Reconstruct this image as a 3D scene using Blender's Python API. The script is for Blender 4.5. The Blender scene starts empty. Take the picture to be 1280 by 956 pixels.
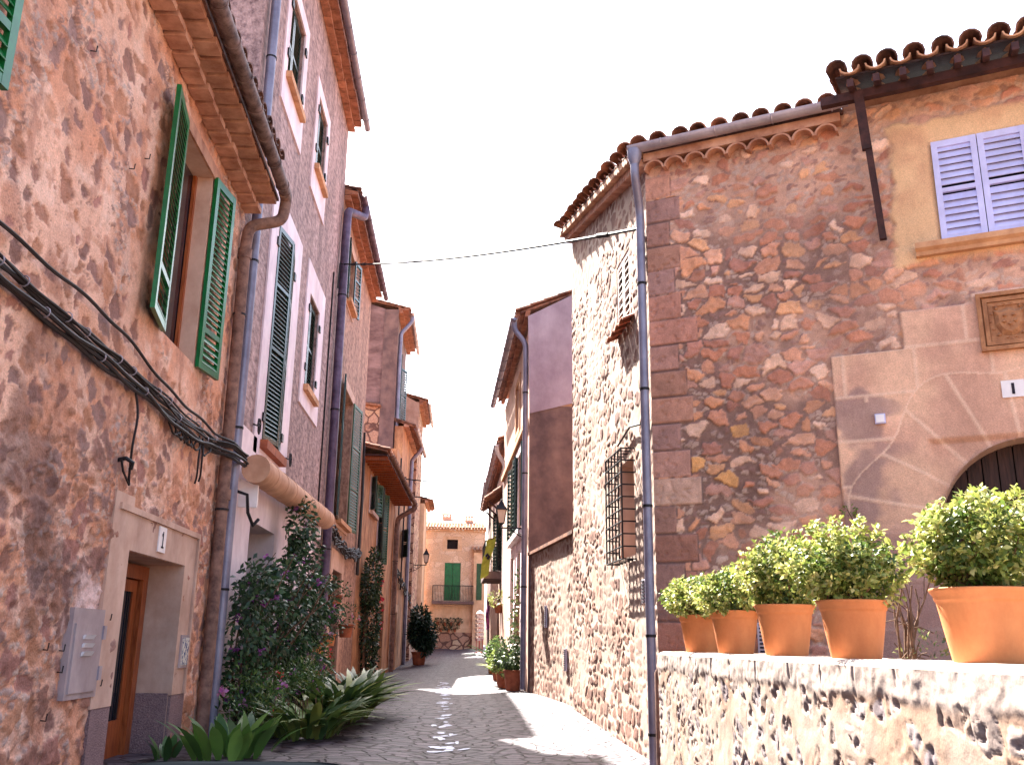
import bpy, math, random
import numpy as np
from mathutils import Vector, Matrix
random.seed(7); RNG = np.random.default_rng(11)
SC = bpy.context.scene
# ------------------------------------------------------------------ camera, sky, sun, exposure
EYE = 1.25
cam_d = bpy.data.cameras.new('camera'); cam = bpy.data.objects.new('camera', cam_d); SC.collection.objects.link(cam)
cam_d.sensor_width = 36.0; cam_d.lens = 1176.0/1280.0*36.0; cam_d.clip_start = 0.05; cam_d.clip_end = 3000
yaw, pitch, roll = math.radians(2.8), math.radians(15.5), math.radians(0.75)
fw = Vector((math.sin(yaw)*math.cos(pitch), math.cos(yaw)*math.cos(pitch), math.sin(pitch)))
r0 = Vector((math.cos(yaw), -math.sin(yaw), 0)); u0 = r0.cross(fw)
rt = r0*math.cos(roll)+u0*math.sin(roll); up = -r0*math.sin(roll)+u0*math.cos(roll)
cam.matrix_world = Matrix(((rt.x, up.x, -fw.x, 0), (rt.y, up.y, -fw.y, 0), (rt.z, up.z, -fw.z, EYE), (0, 0, 0, 1)))
SC.camera = cam
SUN = Vector((-0.305, 0.78, 1.0)).normalized()
elev = math.asin(SUN.z); azim = math.atan2(SUN.x, SUN.y)
world = bpy.data.worlds.new('World'); SC.world = world; world.use_nodes = True
wn = world.node_tree.nodes; wl = world.node_tree.links; wn.clear()
sky = wn.new('ShaderNodeTexSky'); sky.sky_type = 'NISHITA'; sky.sun_disc = False
sky.sun_elevation = elev; sky.sun_rotation = azim; sky.dust_density = 4.0; sky.air_density = 1.0; sky.ozone_density = 1.0
hs = wn.new('ShaderNodeHueSaturation'); hs.inputs['Saturation'].default_value = 0.9
bg = wn.new('ShaderNodeBackground'); bg.inputs['Strength'].default_value = 0.08
wo = wn.new('ShaderNodeOutputWorld')
wl.new(sky.outputs[0], hs.inputs['Color']); wl.new(hs.outputs[0], bg.inputs['Color']); wl.new(bg.outputs[0], wo.inputs['Surface'])
sl = bpy.data.lights.new('sun', 'SUN'); sl.energy = 5.0; sl.angle = math.radians(0.5); sl.color = (1.0, 0.95, 0.86)
so = bpy.data.objects.new('sun', sl); SC.collection.objects.link(so)
so.rotation_euler = SUN.to_track_quat('Z', 'Y').to_euler(); so.location = (0, 0, 40)
SC.view_settings.view_transform = 'Standard'; SC.view_settings.look = 'None'
SC.view_settings.exposure = 3.05; SC.view_settings.gamma = 1.0; SC.view_settings.use_curve_mapping = False
SC.cycles.use_denoising = True
SC.cycles.max_bounces = 8; SC.cycles.diffuse_bounces = 5; SC.cycles.glossy_bounces = 3; SC.cycles.transmission_bounces = 4

# ------------------------------------------------------------------ helpers
def lin(c):
    c = c/255.0
    return c/12.92 if c <= 0.04045 else ((c+0.055)/1.055)**2.4
def S(r, g, b):
    r, g, b = lin(r), lin(g), lin(b)
    if r > g > b*0.9 and r < 4.2*g:                      # earth colours: slightly greyer, a little less blue
        m = 0.3*r+0.55*g+0.15*b; r, g, b = r+(m-r)*.07, g+(m-g)*.07, (b+(m-b)*.07)*0.97
    return (r, g, b, 1.0)
ORG = {}
def tag(o, label=None, cat=None, group=None, kind=None):
    if label: o['label'] = label
    if cat: o['category'] = cat
    if group: o['group'] = group
    if kind: o['kind'] = kind
    return o
def thing(name, label, cat, loc=(0, 0, 0), group=None):
    o = bpy.data.objects.new(name, None); SC.collection.objects.link(o); o.location = loc; o.empty_display_size = 0.2
    ORG[o.name] = Vector(loc)
    return tag(o, label, cat, group)
def link_mesh(name, me, mat, parent=None, org=None):
    o = bpy.data.objects.new(name, me); SC.collection.objects.link(o)
    if parent is not None:
        o.parent = parent; ORG[o.name] = ORG[parent.name]
    else:
        ORG[o.name] = Vector(org or (0, 0, 0)); o.location = ORG[o.name]
    if mat is not None: me.materials.append(mat)
    return o
class MB:
    def __init__(s): s.v = []; s.f = []
    def add(s, vs, fs):
        b = len(s.v); s.v += [tuple(p) for p in vs]; s.f += [tuple(i+b for i in f) for f in fs]; return s
    def quad(s, a, b, c, d): return s.add([a, b, c, d], [(0, 1, 2, 3)])
    def obox(s, c, ax, ay, az):
        c, ax, ay, az = Vector(c), Vector(ax), Vector(ay), Vector(az)
        vs = [c+ax*i+ay*j+az*k for i in (-1, 1) for j in (-1, 1) for k in (-1, 1)]
        f = [(0, 1, 3, 2), (4, 6, 7, 5), (0, 4, 5, 1), (2, 3, 7, 6), (0, 2, 6, 4), (1, 5, 7, 3)]
        if ax.cross(ay).dot(az) < 0: f = [tuple(reversed(q)) for q in f]
        return s.add(vs, f)
    def box(s, x0, x1, y0, y1, z0, z1):
        return s.obox(((x0+x1)/2, (y0+y1)/2, (z0+z1)/2), ((x1-x0)/2, 0, 0), (0, (y1-y0)/2, 0), (0, 0, (z1-z0)/2))
    def ring(s, c, a, b, n):
        return [c+a*math.cos(2*math.pi*i/n)+b*math.sin(2*math.pi*i/n) for i in range(n)]
    def tube(s, pts, r, n=8, caps=True):
        pts = [Vector(p) for p in pts]; m = len(pts); rs = r if isinstance(r, (list, tuple)) else [r]*m
        vs = []; prev = None
        for i, p in enumerate(pts):
            t = (pts[min(i+1, m-1)]-pts[max(i-1, 0)]).normalized()
            if prev is None:
                h = Vector((0, 0, 1)) if abs(t.z) < 0.9 else Vector((1, 0, 0)); a = t.cross(h).normalized()
            else:
                a = (prev-t*prev.dot(t)).normalized()
            prev = a; vs += s.ring(p, a*rs[i], t.cross(a)*rs[i], n)
        fs = [(i*n+j, i*n+(j+1) % n, (i+1)*n+(j+1) % n, (i+1)*n+j) for i in range(m-1) for j in range(n)]
        if caps: fs += [tuple(range(n-1, -1, -1)), tuple((m-1)*n+j for j in range(n))]
        return s.add(vs, fs)
    def lathe(s, c, prof, n=24, flip=False):
        c = Vector(c); vs = []
        for r, z in prof:
            vs += [c+Vector((r*math.cos(2*math.pi*i/n), r*math.sin(2*math.pi*i/n), z)) for i in range(n)]
        fs = [(i*n+j, i*n+(j+1) % n, (i+1)*n+(j+1) % n, (i+1)*n+j) for i in range(len(prof)-1) for j in range(n)]
        return s.add(vs, fs)
    def extr(s, prof, p0, p1, e1, e2, caps=True):   # closed 2-D profile swept from p0 to p1
        p0, p1, e1, e2 = Vector(p0), Vector(p1), Vector(e1), Vector(e2); n = len(prof)
        vs = [p+e1*a+e2*b for p in (p0, p1) for a, b in prof]
        fs = [(i, (i+1) % n, n+(i+1) % n, n+i) for i in range(n)]
        if caps: fs += [tuple(range(n-1, -1, -1)), tuple(range(n, 2*n))]
        return s.add(vs, fs)
    def build(s, name, mat, parent=None, smooth=False, org=None, label=None):
        o0 = ORG[parent.name] if parent is not None else Vector(org or (0, 0, 0))
        me = bpy.data.meshes.new(name)
        me.from_pydata([(p[0]-o0.x, p[1]-o0.y, p[2]-o0.z) for p in s.v], [], s.f)
        me.validate()
        if smooth:
            me.polygons.foreach_set('use_smooth', [True]*len(me.polygons))
            try: me.set_sharp_from_angle(angle=math.radians(40))
            except Exception: pass
        o = link_mesh(name, me, mat, parent, org)
        if label: o['label'] = label
        return o
class FR:   # a facade frame: u along the wall, o outwards, z up
    def __init__(s, A, d, side):
        s.A = Vector((A[0], A[1], 0)); s.d = Vector((d[0], d[1], 0)).normalized()
        s.n = Vector((s.d.y, -s.d.x, 0))*side; s.k = 0.0; s.u0 = 0.0
    def p(s, u, o, z): return s.A+s.d*u+s.n*o+Vector((0, 0, z+s.k*(u-s.u0)))
    def box(s, mb, u0, u1, o0, o1, z0, z1):
        return mb.obox(s.p((u0+u1)/2, (o0+o1)/2, (z0+z1)/2), s.d*((u1-u0)/2), s.n*((o1-o0)/2), (0, 0, (z1-z0)/2))
# numpy noise
def _h(ix, iy, seed):
    n = (ix.astype(np.int64)*374761393+iy.astype(np.int64)*668265263+seed*974634777) & 0xFFFFFFFF
    n = ((n ^ (n >> 13))*1274126177) & 0xFFFFFFFF
    n = ((n ^ (n >> 16))*2246822519) & 0xFFFFFFFF
    return ((n ^ (n >> 15)) & 0xFFFFFF)/float(0xFFFFFF)
def vnoise(x, y, seed=0):
    ix = np.floor(x); iy = np.floor(y); fx = x-ix; fy = y-iy
    fx = fx*fx*(3-2*fx); fy = fy*fy*(3-2*fy)
    a = _h(ix, iy, seed); b = _h(ix+1, iy, seed); c = _h(ix, iy+1, seed); d = _h(ix+1, iy+1, seed)
    return (a*(1-fx)+b*fx)*(1-fy)+(c*(1-fx)+d*fx)*fy
def fbm(x, y, seed=0, oct=4):
    t = 0; a = 0.5; w = 0
    for i in range(oct):
        t = t+a*vnoise(x*2**i, y*2**i, seed+i*17); w += a; a *= 0.5
    return t/w
def voro(x, y, seed, jit=0.85):
    ix = np.floor(x); iy = np.floor(y)
    f1 = np.full(x.shape, 9.0); f2 = np.full(x.shape, 9.0); r1 = np.zeros(x.shape); r2 = np.zeros(x.shape); r3 = np.zeros(x.shape)
    for di in (-1, 0, 1):
        for dj in (-1, 0, 1):
            cx = ix+di; cy = iy+dj
            px = cx+0.5+jit*(_h(cx, cy, seed)-0.5); py = cy+0.5+jit*(_h(cx, cy, seed+1)-0.5)
            d = np.hypot(x-px, y-py); near = d < f1
            f2 = np.where(near, f1, np.minimum(f2, d)); f1 = np.where(near, d, f1)
            r1 = np.where(near, _h(cx, cy, seed+2), r1); r2 = np.where(near, _h(cx, cy, seed+3), r2); r3 = np.where(near, _h(cx, cy, seed+4), r3)
    return f1, f2, r1, r2, r3
def sst(a, b, x):
    t = np.clip((x-a)/(b-a), 0, 1); return t*t*(3-2*t)
def mix(a, b, t): return a*(1-t[..., None])+b*t[..., None]
def pal(cols, r):
    c = np.array([S(*q)[:3] for q in cols]); k = np.minimum((r*len(cols)).astype(int), len(cols)-1); return c[k]
def bc(c, U): return np.broadcast_to(np.array(S(*c)[:3]), U.shape+(3,))
def grid_mesh(name, P, C, keep, mat, parent, smooth=True):
    nz, nu = P.shape[:2]; o0 = np.array(ORG[parent.name]) if parent is not None else np.zeros(3)
    idx = np.arange(nz*nu).reshape(nz, nu)
    q = np.stack([idx[:-1, :-1], idx[:-1, 1:], idx[1:, 1:], idx[1:, :-1]], -1)[keep]
    used = np.unique(q); remap = np.zeros(nz*nu, int); remap[used] = np.arange(len(used)); q = remap[q]
    co = (P.reshape(-1, 3)-o0)[used].astype(np.float32)
    me = bpy.data.meshes.new(name); me.vertices.add(len(co)); me.vertices.foreach_set('co', co.ravel())
    nf = len(q); me.loops.add(nf*4); me.loops.foreach_set('vertex_index', q.astype(np.int32).ravel())
    me.polygons.add(nf); me.polygons.foreach_set('loop_start', np.arange(0, nf*4, 4, dtype=np.int32))
    me.polygons.foreach_set('loop_total', np.full(nf, 4, np.int32))
    me.update(calc_edges=True); me.polygons.foreach_set('use_smooth', np.full(nf, smooth))
    if C is not None:
        at = me.color_attributes.new('Col', 'FLOAT_COLOR', 'POINT')
        c4 = np.ones((len(co), 4), np.float32); c4[:, :3] = C.reshape(-1, 3)[used]; at.data.foreach_set('color', c4.ravel())
    me.validate()
    return link_mesh(name, me, mat, parent)
def rubble(name, fr, u0, u1, z0, z1, du, dz, func, holes, mat, parent, base=None, flip=False):
    us = np.arange(u0, u1+du*0.5, du); zs = np.arange(z0, z1+dz*0.5, dz)
    for h in holes:
        for a in (h[0], h[1]): us[np.argmin(abs(us-a))] = a
        for a in (h[2], h[3]): zs[np.argmin(abs(zs-a))] = a
    us[0] = u0; us[-1] = u1; zs[0] = z0; zs[-1] = z1
    U, Z = np.meshgrid(us, zs)
    D, C = func(U, Z)
    edge = np.ones_like(U)
    for h in holes:
        dd = np.maximum(np.maximum(h[0]-U, U-h[1]), np.maximum(h[2]-Z, Z-h[3])); edge = np.minimum(edge, np.clip(dd/0.05, 0, 1))
    D = D*edge
    d, n, A = np.array(fr.d), np.array(fr.n), np.array(fr.A)
    P = A+U[..., None]*d+D[..., None]*n+Z[..., None]*np.array([0, 0, 1.0])
    uc = (us[:-1]+us[1:])/2; zc = (zs[:-1]+zs[1:])/2; UC, ZC = np.meshgrid(uc, zc)
    keep = np.ones(UC.shape, bool)
    for h in holes:
        inside = (UC > h[0]) & (UC < h[1]) & (ZC > h[2]) & (ZC < h[3])
        if len(h) > 4: inside &= h[4](UC, ZC)
        keep &= ~inside
    if flip: P = P[:, ::-1]; C = C[:, ::-1]; keep = keep[:, ::-1]
    return grid_mesh(name, P, C, keep, mat, parent)

# ------------------------------------------------------------------ materials
def nmat(name):
    m = bpy.data.materials.new(name); m.use_nodes = True; n = m.node_tree.nodes; n.clear()
    out = n.new('ShaderNodeOutputMaterial'); b = n.new('ShaderNodeBsdfPrincipled'); m.node_tree.links.new(b.outputs[0], out.inputs[0])
    return m, n, m.node_tree.links, b
def mat(name, c1, c2=None, scale=3.0, rough=0.85, bump=0.2, bscale=40.0, metal=0.0, attr=False, stretch=(1, 1, 1), contrast=(0.35, 0.65), var=0.35, spec=0.3, bdist=0.01, weather=0.22, wscale=1.1):
    m, n, l, b = nmat(name)
    tc = n.new('ShaderNodeTexCoord'); mp = n.new('ShaderNodeMapping'); mp.inputs['Scale'].default_value = stretch
    l.new(tc.outputs['Object'], mp.inputs['Vector'])
    nz = n.new('ShaderNodeTexNoise'); nz.inputs['Scale'].default_value = scale; nz.inputs['Detail'].default_value = 8; nz.inputs['Roughness'].default_value = 0.65
    l.new(mp.outputs[0], nz.inputs['Vector'])
    rp = n.new('ShaderNodeValToRGB'); rp.color_ramp.elements[0].position = contrast[0]; rp.color_ramp.elements[1].position = contrast[1]
    l.new(nz.outputs['Fac'], rp.inputs[0])
    if attr:
        rp.color_ramp.elements[0].color = (1-var, 1-var, 1-var, 1); rp.color_ramp.elements[1].color = (1+var*0.6,)*3+(1,)
        at = n.new('ShaderNodeAttribute'); at.attribute_name = 'Col'
        mx = n.new('ShaderNodeMix'); mx.data_type = 'RGBA'; mx.blend_type = 'MULTIPLY'; mx.inputs[0].default_value = 1.0
        l.new(at.outputs['Color'], mx.inputs[6]); l.new(rp.outputs[0], mx.inputs[7]); l.new(mx.outputs[2], b.inputs['Base Color'])
    else:
        c2 = c2 or tuple(v*0.7 for v in c1[:3])+(1,)
        rp.color_ramp.elements[0].color = c2; rp.color_ramp.elements[1].color = c1
        l.new(rp.outputs[0], b.inputs['Base Color'])
    if weather > 0:
        src = b.inputs['Base Color'].links[0].from_socket
        m3 = n.new('ShaderNodeMapping'); m3.inputs['Scale'].default_value = (1, 1, 0.4); l.new(tc.outputs['Object'], m3.inputs['Vector'])
        n3 = n.new('ShaderNodeTexNoise'); n3.inputs['Scale'].default_value = wscale; n3.inputs['Detail'].default_value = 9; n3.inputs['Roughness'].default_value = 0.7; l.new(m3.outputs[0], n3.inputs['Vector'])
        r3 = n.new('ShaderNodeValToRGB'); r3.color_ramp.elements[0].position = 0.36; r3.color_ramp.elements[1].position = 0.62
        r3.color_ramp.elements[0].color = (1-weather, (1-weather)*0.97, (1-weather)*0.97, 1); r3.color_ramp.elements[1].color = (1+weather*0.35,)*3+(1,); l.new(n3.outputs['Fac'], r3.inputs[0])
        x3 = n.new('ShaderNodeMix'); x3.data_type = 'RGBA'; x3.blend_type = 'MULTIPLY'; x3.inputs[0].default_value = 1.0
        l.new(src, x3.inputs[6]); l.new(r3.outputs[0], x3.inputs[7]); l.new(x3.outputs[2], b.inputs['Base Color'])
    b.inputs['Roughness'].default_value = rough; b.inputs['Metallic'].default_value = metal; b.inputs['Specular IOR Level'].default_value = spec
    if bump > 0:
        n2 = n.new('ShaderNodeTexNoise'); n2.inputs['Scale'].default_value = bscale; n2.inputs['Detail'].default_value = 6
        l.new(mp.outputs[0], n2.inputs['Vector'])
        bp = n.new('ShaderNodeBump'); bp.inputs['Strength'].default_value = bump; bp.inputs['Distance'].default_value = bdist
        l.new(n2.outputs['Fac'], bp.inputs['Height']); l.new(bp.outputs[0], b.inputs['Normal'])
    return m
def stone_mat(name, cols, mortar, sx, sz, edge=0.06, bump=0.6, rough=0.92, warp=0.25, soft=0.1, dist=0.03, blotch=None):
    """stones in mortar: cells on the wall's own metres, colours by cell"""
    m, n, l, b = nmat(name)
    tc = n.new('ShaderNodeTexCoord'); mp = n.new('ShaderNodeMapping'); mp.inputs['Scale'].default_value = (1/sx, 1/sx, 1/sz)
    nz = n.new('ShaderNodeTexNoise'); nz.inputs['Scale'].default_value = 2.5; nz.inputs['Detail'].default_value = 4
    l.new(tc.outputs['Object'], nz.inputs['Vector'])
    vm = n.new('ShaderNodeVectorMath'); vm.operation = 'MULTIPLY_ADD'; vm.inputs[1].default_value = (warp,)*3
    l.new(nz.outputs['Color'], vm.inputs[0]); l.new(tc.outputs['Object'], vm.inputs[2]); l.new(vm.outputs[0], mp.inputs['Vector'])
    v1 = n.new('ShaderNodeTexVoronoi'); v1.inputs['Scale'].default_value = 1.0; l.new(mp.outputs[0], v1.inputs['Vector'])
    v2 = n.new('ShaderNodeTexVoronoi'); v2.feature = 'DISTANCE_TO_EDGE'; v2.inputs['Scale'].default_value = 1.0; l.new(mp.outputs[0], v2.inputs['Vector'])
    sp = n.new('ShaderNodeSeparateColor'); l.new(v1.outputs['Color'], sp.inputs[0])
    rp = n.new('ShaderNodeValToRGB'); rp.color_ramp.interpolation = 'CONSTANT'
    els = rp.color_ramp.elements
    els[0].position = 0; els[0].color = cols[0]; els[1].position = 1/len(cols); els[1].color = cols[1]
    for i, c in enumerate(cols[2:]):
        e = els.new((i+2)/len(cols)); e.color = c
    l.new(sp.outputs[0], rp.inputs[0])
    mr = n.new('ShaderNodeMapRange'); mr.inputs[1].default_value = edge; mr.inputs[2].default_value = edge+soft
    l.new(v2.outputs['Distance'], mr.inputs[0])
    fine = n.new('ShaderNodeTexNoise'); fine.inputs['Scale'].default_value = 22; fine.inputs['Detail'].default_value = 8; l.new(tc.outputs['Object'], fine.inputs['Vector'])
    r2 = n.new('ShaderNodeValToRGB'); r2.color_ramp.elements[0].position = 0.3; r2.color_ramp.elements[1].position = 0.7
    r2.color_ramp.elements[0].color = (0.6, 0.6, 0.6, 1); r2.color_ramp.elements[1].color = (1.2, 1.2, 1.2, 1); l.new(fine.outputs['Fac'], r2.inputs[0])
    mx = n.new('ShaderNodeMix'); mx.data_type = 'RGBA'; mx.inputs[6].default_value = mortar
    l.new(mr.outputs[0], mx.inputs[0]); l.new(rp.outputs[0], mx.inputs[7])
    m2 = n.new('ShaderNodeMix'); m2.data_type = 'RGBA'; m2.blend_type = 'MULTIPLY'; m2.inputs[0].default_value = 1
    l.new(mx.outputs[2], m2.inputs[6]); l.new(r2.outputs[0], m2.inputs[7])
    col = m2.outputs[2]
    if blotch:
        bl = n.new('ShaderNodeTexNoise'); bl.inputs['Scale'].default_value = 0.7; bl.inputs['Detail'].default_value = 5; l.new(tc.outputs['Object'], bl.inputs['Vector'])
        br = n.new('ShaderNodeMapRange'); br.inputs[1].default_value = 0.48; br.inputs[2].default_value = 0.6; l.new(bl.outputs['Fac'], br.inputs[0])
        m3 = n.new('ShaderNodeMix'); m3.data_type = 'RGBA'; m3.inputs[7].default_value = blotch; l.new(br.outputs[0], m3.inputs[0]); l.new(col, m3.inputs[6]); col = m3.outputs[2]
    l.new(col, b.inputs['Base Color']); b.inputs['Roughness'].default_value = rough; b.inputs['Specular IOR Level'].default_value = 0.2
    ad = n.new('ShaderNodeMath'); ad.operation = 'MULTIPLY_ADD'; ad.inputs[1].default_value = 0.5; l.new(fine.outputs['Fac'], ad.inputs[0]); l.new(mr.outputs[0], ad.inputs[2])
    bp = n.new('ShaderNodeBump'); bp.inputs['Strength'].default_value = bump; bp.inputs['Distance'].default_value = dist; l.new(ad.outputs[0], bp.inputs['Height']); l.new(bp.outputs[0], b.inputs['Normal'])
    return m
def leaf_mat(name, trans=0.35, rough=0.45, spec=0.4):
    m, n, l, b = nmat(name)
    at = n.new('ShaderNodeAttribute'); at.attribute_name = 'Col'; l.new(at.outputs['Color'], b.inputs['Base Color'])
    b.inputs['Roughness'].default_value = rough; b.inputs['Specular IOR Level'].default_value = spec
    tr = n.new('ShaderNodeBsdfTranslucent'); l.new(at.outputs['Color'], tr.inputs['Color'])
    mx = n.new('ShaderNodeMixShader'); mx.inputs[0].default_value = trans
    l.new(b.outputs[0], mx.inputs[1]); l.new(tr.outputs[0], mx.inputs[2])
    out = [q for q in n if q.type == 'OUTPUT_MATERIAL'][0]; l.new(mx.outputs[0], out.inputs[0])
    return m
M = {}
M['rub_l1'] = mat('plastered_rubble', (1, 1, 1, 1), attr=True, scale=60, var=0.22, bump=0.7, bscale=55, bdist=0.012)
M['rub_r'] = mat('old_rubble', (1, 1, 1, 1), attr=True, scale=80, var=0.2, bump=0.6, bscale=80, bdist=0.008)
M['rub_s'] = mat('sunlit_rubble', (1, 1, 1, 1), attr=True, scale=80, var=0.2, bump=0.3, bscale=60, bdist=0.004, weather=0.15)
M['rub_t'] = mat('terrace_rubble', (1, 1, 1, 1), attr=True, scale=80, var=0.18, bump=0.3, bscale=70, bdist=0.004, weather=0.12)
M['plaster_pink'] = mat('pink_plaster', S(208, 172, 156), S(186, 146, 128), scale=2.2, bump=0.12, bscale=60)
M['plaster_white'] = mat('white_plaster', S(244, 226, 232), S(230, 208, 216), scale=1.5, bump=0.08, bscale=50)
M['trim_white'] = mat('white_trim', S(238, 220, 228), S(222, 202, 212), scale=2.5, bump=0.06, bscale=60)
M['dado'] = mat('rough_grey_dado', S(158, 128, 130), S(118, 92, 96), scale=60, bump=1.0, bscale=70, bdist=0.02)
M['pebble'] = mat('pebbledash', S(184, 152, 150), S(96, 72, 76), scale=13, bump=0.9, bscale=30, bdist=0.02, stretch=(1, 0.35, 0.8), contrast=(0.3, 0.62), weather=0.38)
M['pebble_b'] = mat('brown_pebbledash', S(190, 146, 126), S(112, 78, 66), scale=11, bump=0.9, bscale=26, bdist=0.02, stretch=(1, 0.3, 0.7), contrast=(0.3, 0.64), weather=0.38)
M['ochre'] = mat('ochre_render', S(216, 158, 112), S(166, 106, 74), scale=3.2, bump=0.6, bscale=22, bdist=0.02, stretch=(1, 1, 0.55), weather=0.38)
M['ochre_far'] = mat('pale_ochre_render', S(230, 190, 156), S(204, 158, 124), scale=1.8, bump=0.3, bscale=18)
M['gable_grey'] = mat('weathered_grey_render', S(150, 118, 116), S(92, 66, 66), scale=0.9, bump=0.4, bscale=14, stretch=(1, 1, 2.4))
M['gable_lilac'] = mat('lilac_grey_render', S(176, 160, 172), S(150, 132, 146), scale=1.1, bump=0.3, bscale=12)
M['gable_brown'] = mat('brown_render', S(138, 108, 102), S(92, 72, 74), scale=1.3, bump=0.4, bscale=10)
M['stone_far'] = stone_mat('far_fieldstone', [S(200, 158, 130), S(178, 130, 108), S(214, 178, 148), S(190, 146, 124)], S(112, 78, 70), 0.55, 0.42, edge=0.04, soft=0.05)
M['stone_block'] = stone_mat('far_ashlar', [S(228, 192, 164), S(218, 178, 148), S(234, 200, 174), S(224, 186, 158)], S(214, 176, 150), 0.6, 0.36, edge=0.02, soft=0.04, bump=0.3)
M['roof_tile'] = mat('clay_tiles', S(168, 112, 84), S(92, 58, 48), scale=4, bump=0.4, bscale=30)
M['roof_pale'] = mat('pale_clay_tiles', S(206, 160, 128), S(160, 110, 86), scale=5, bump=0.3, bscale=30)
M['roof_dark'] = mat('dark_clay_tiles', S(128, 88, 76), S(62, 42, 42), scale=6, bump=0.4, bscale=30)  # darker brown version of the clay tiles
M['brick'] = mat('eave_brick', S(182, 122, 96), S(130, 82, 62), scale=5, bump=0.3, bscale=40)
M['corbel'] = mat('eave_corbel', S(204, 152, 126), S(160, 106, 84), scale=4, bump=0.3, bscale=40)
M['zinc'] = mat('zinc', S(182, 172, 182), S(150, 140, 152), scale=4, rough=0.45, metal=0.5, bump=0.05)
M['zinc_blue'] = mat('blue_grey_pipe', S(142, 138, 156), S(112, 108, 128), scale=3, rough=0.4, metal=0.3, bump=0.03, spec=0.5)
M['pipe_brown'] = mat('old_brown_pipe', S(150, 112, 98), S(92, 66, 60), scale=7, rough=0.75, bump=0.35, bscale=25)
M['pipe_old'] = mat('old_ceramic_gutter', S(134, 108, 104), S(72, 54, 54), scale=8, rough=0.7, bump=0.4, bscale=25)
M['pipe_purple'] = mat('dark_lilac_pipe', S(108, 92, 118), S(72, 58, 78), scale=4, rough=0.5, metal=0.2, bump=0.04)
M['green'] = mat('green_paint', S(18, 116, 58), S(14, 88, 44), scale=6, rough=0.32, bump=0.03, spec=0.5)
M['green_dark'] = mat('dark_green_paint', S(22, 56, 48), S(14, 38, 34), scale=6, rough=0.32, bump=0.03, spec=0.5)
M['green_pale'] = mat('pale_green_paint', S(58, 92, 62), S(42, 70, 48), scale=6, rough=0.5, bump=0.05)  # paler, greyer green than the dark shutter paint
M['lavender'] = mat('lavender_paint', S(196, 196, 236), S(184, 182, 224), scale=5, rough=0.5, bump=0.04)
M['grey_shut'] = mat('whitewashed_louvres', S(214, 204, 200), S(180, 168, 166), scale=6, rough=0.6, bump=0.04)
M['ochre_sill'] = mat('ochre_sandstone', S(208, 156, 116), S(180, 126, 90), scale=6, bump=0.3, bscale=50)
M['dark'] = mat('dark_interior', S(40, 30, 32), S(24, 18, 20), scale=3, rough=0.9, bump=0)  # near-black colour stands for unlit rooms
M['glass'] = mat('dark_glass', S(34, 34, 44), S(22, 22, 30), scale=2, rough=0.08, bump=0, spec=0.8)  # dark base colour stands for the unlit room behind the pane
M['wood_door'] = mat('varnished_wood', S(176, 92, 44), S(120, 54, 24), scale=8, rough=0.4, bump=0.1, stretch=(6, 6, 0.6))
M['wood_dark'] = mat('dark_wood', S(72, 46, 42), S(40, 26, 26), scale=7, rough=0.7, bump=0.3, stretch=(5, 5, 0.5))
M['beam'] = mat('dark_beam', S(78, 44, 42), S(44, 24, 26), scale=7, rough=0.75, bump=0.3)
M['iron'] = mat('black_iron', S(40, 36, 40), S(26, 24, 28), scale=9, rough=0.5, bump=0.1, metal=0.3)
M['cable'] = mat('black_cable', S(38, 32, 36), S(24, 20, 24), scale=9, rough=0.6, bump=0.05)
M['terracotta'] = mat('terracotta', S(212, 134, 78), S(198, 116, 64), scale=5, rough=0.7, bump=0.12, bscale=60, contrast=(0.3, 0.7), weather=0.14, wscale=4)
M['terra_old'] = mat('old_terracotta', S(176, 98, 64), S(138, 72, 48), scale=6, rough=0.8, bump=0.2)
M['soil'] = mat('soil', S(70, 50, 40), S(40, 28, 24), scale=30, bump=0.8, bscale=50)
M['twig'] = mat('twig', S(120, 88, 66), S(80, 56, 44), scale=20, bump=0.3)
M['metal_box'] = mat('painted_meter_box', S(176, 156, 158), S(158, 138, 142), scale=4, rough=0.5, bump=0.05)
M['plate'] = mat('white_enamel', S(236, 228, 232), S(222, 212, 218), scale=4, rough=0.3, bump=0, weather=0)
M['letter'] = mat('dark_lettering', S(48, 40, 52), S(36, 30, 40), scale=4, bump=0, weather=0)
M['awning'] = mat('tan_canvas', S(208, 162, 134), S(186, 136, 108), scale=3, rough=0.85, bump=0.1, bscale=60)
M['carved'] = mat('carved_sandstone', S(186, 130, 90), S(150, 98, 66), scale=12, bump=0.4, bscale=60)
M['lamp_glass'] = mat('frosted_lamp_glass', S(220, 196, 176), S(206, 180, 160), scale=3, rough=0.3, bump=0)
M['car'] = mat('black_car_paint', S(20, 24, 28), S(10, 11, 14), scale=2, rough=0.5, bump=0, spec=0.0, weather=0)
M['chrome'] = mat('chrome', S(200, 196, 196), S(180, 176, 178), scale=2, rough=0.1, bump=0, metal=1.0, weather=0)
M['rubber'] = mat('rubber', S(30, 30, 32), S(22, 22, 24), scale=9, rough=0.8, bump=0.1)
M['cloth_green'] = mat('yellow_green_cloth', S(176, 178, 70), S(150, 150, 54), scale=4, bump=0.1)
M['cloth_pink'] = mat('purple_cloth', S(150, 70, 130), S(90, 40, 90), scale=9, bump=0.1)
M['red_metal'] = mat('red_metal', S(180, 50, 50), S(140, 36, 40), scale=4, rough=0.4, bump=0)
M['card'] = mat('printed_cards', S(226, 214, 208), S(150, 120, 120), scale=40, bump=0, contrast=(0.45, 0.5), weather=0)
M['majolica'] = mat('painted_tile', S(216, 206, 196), S(70, 84, 130), scale=26, rough=0.25, bump=0, contrast=(0.46, 0.5), weather=0)
M['vent'] = mat('white_vent', S(214, 206, 220), S(196, 188, 204), scale=4, bump=0.02)
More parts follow.
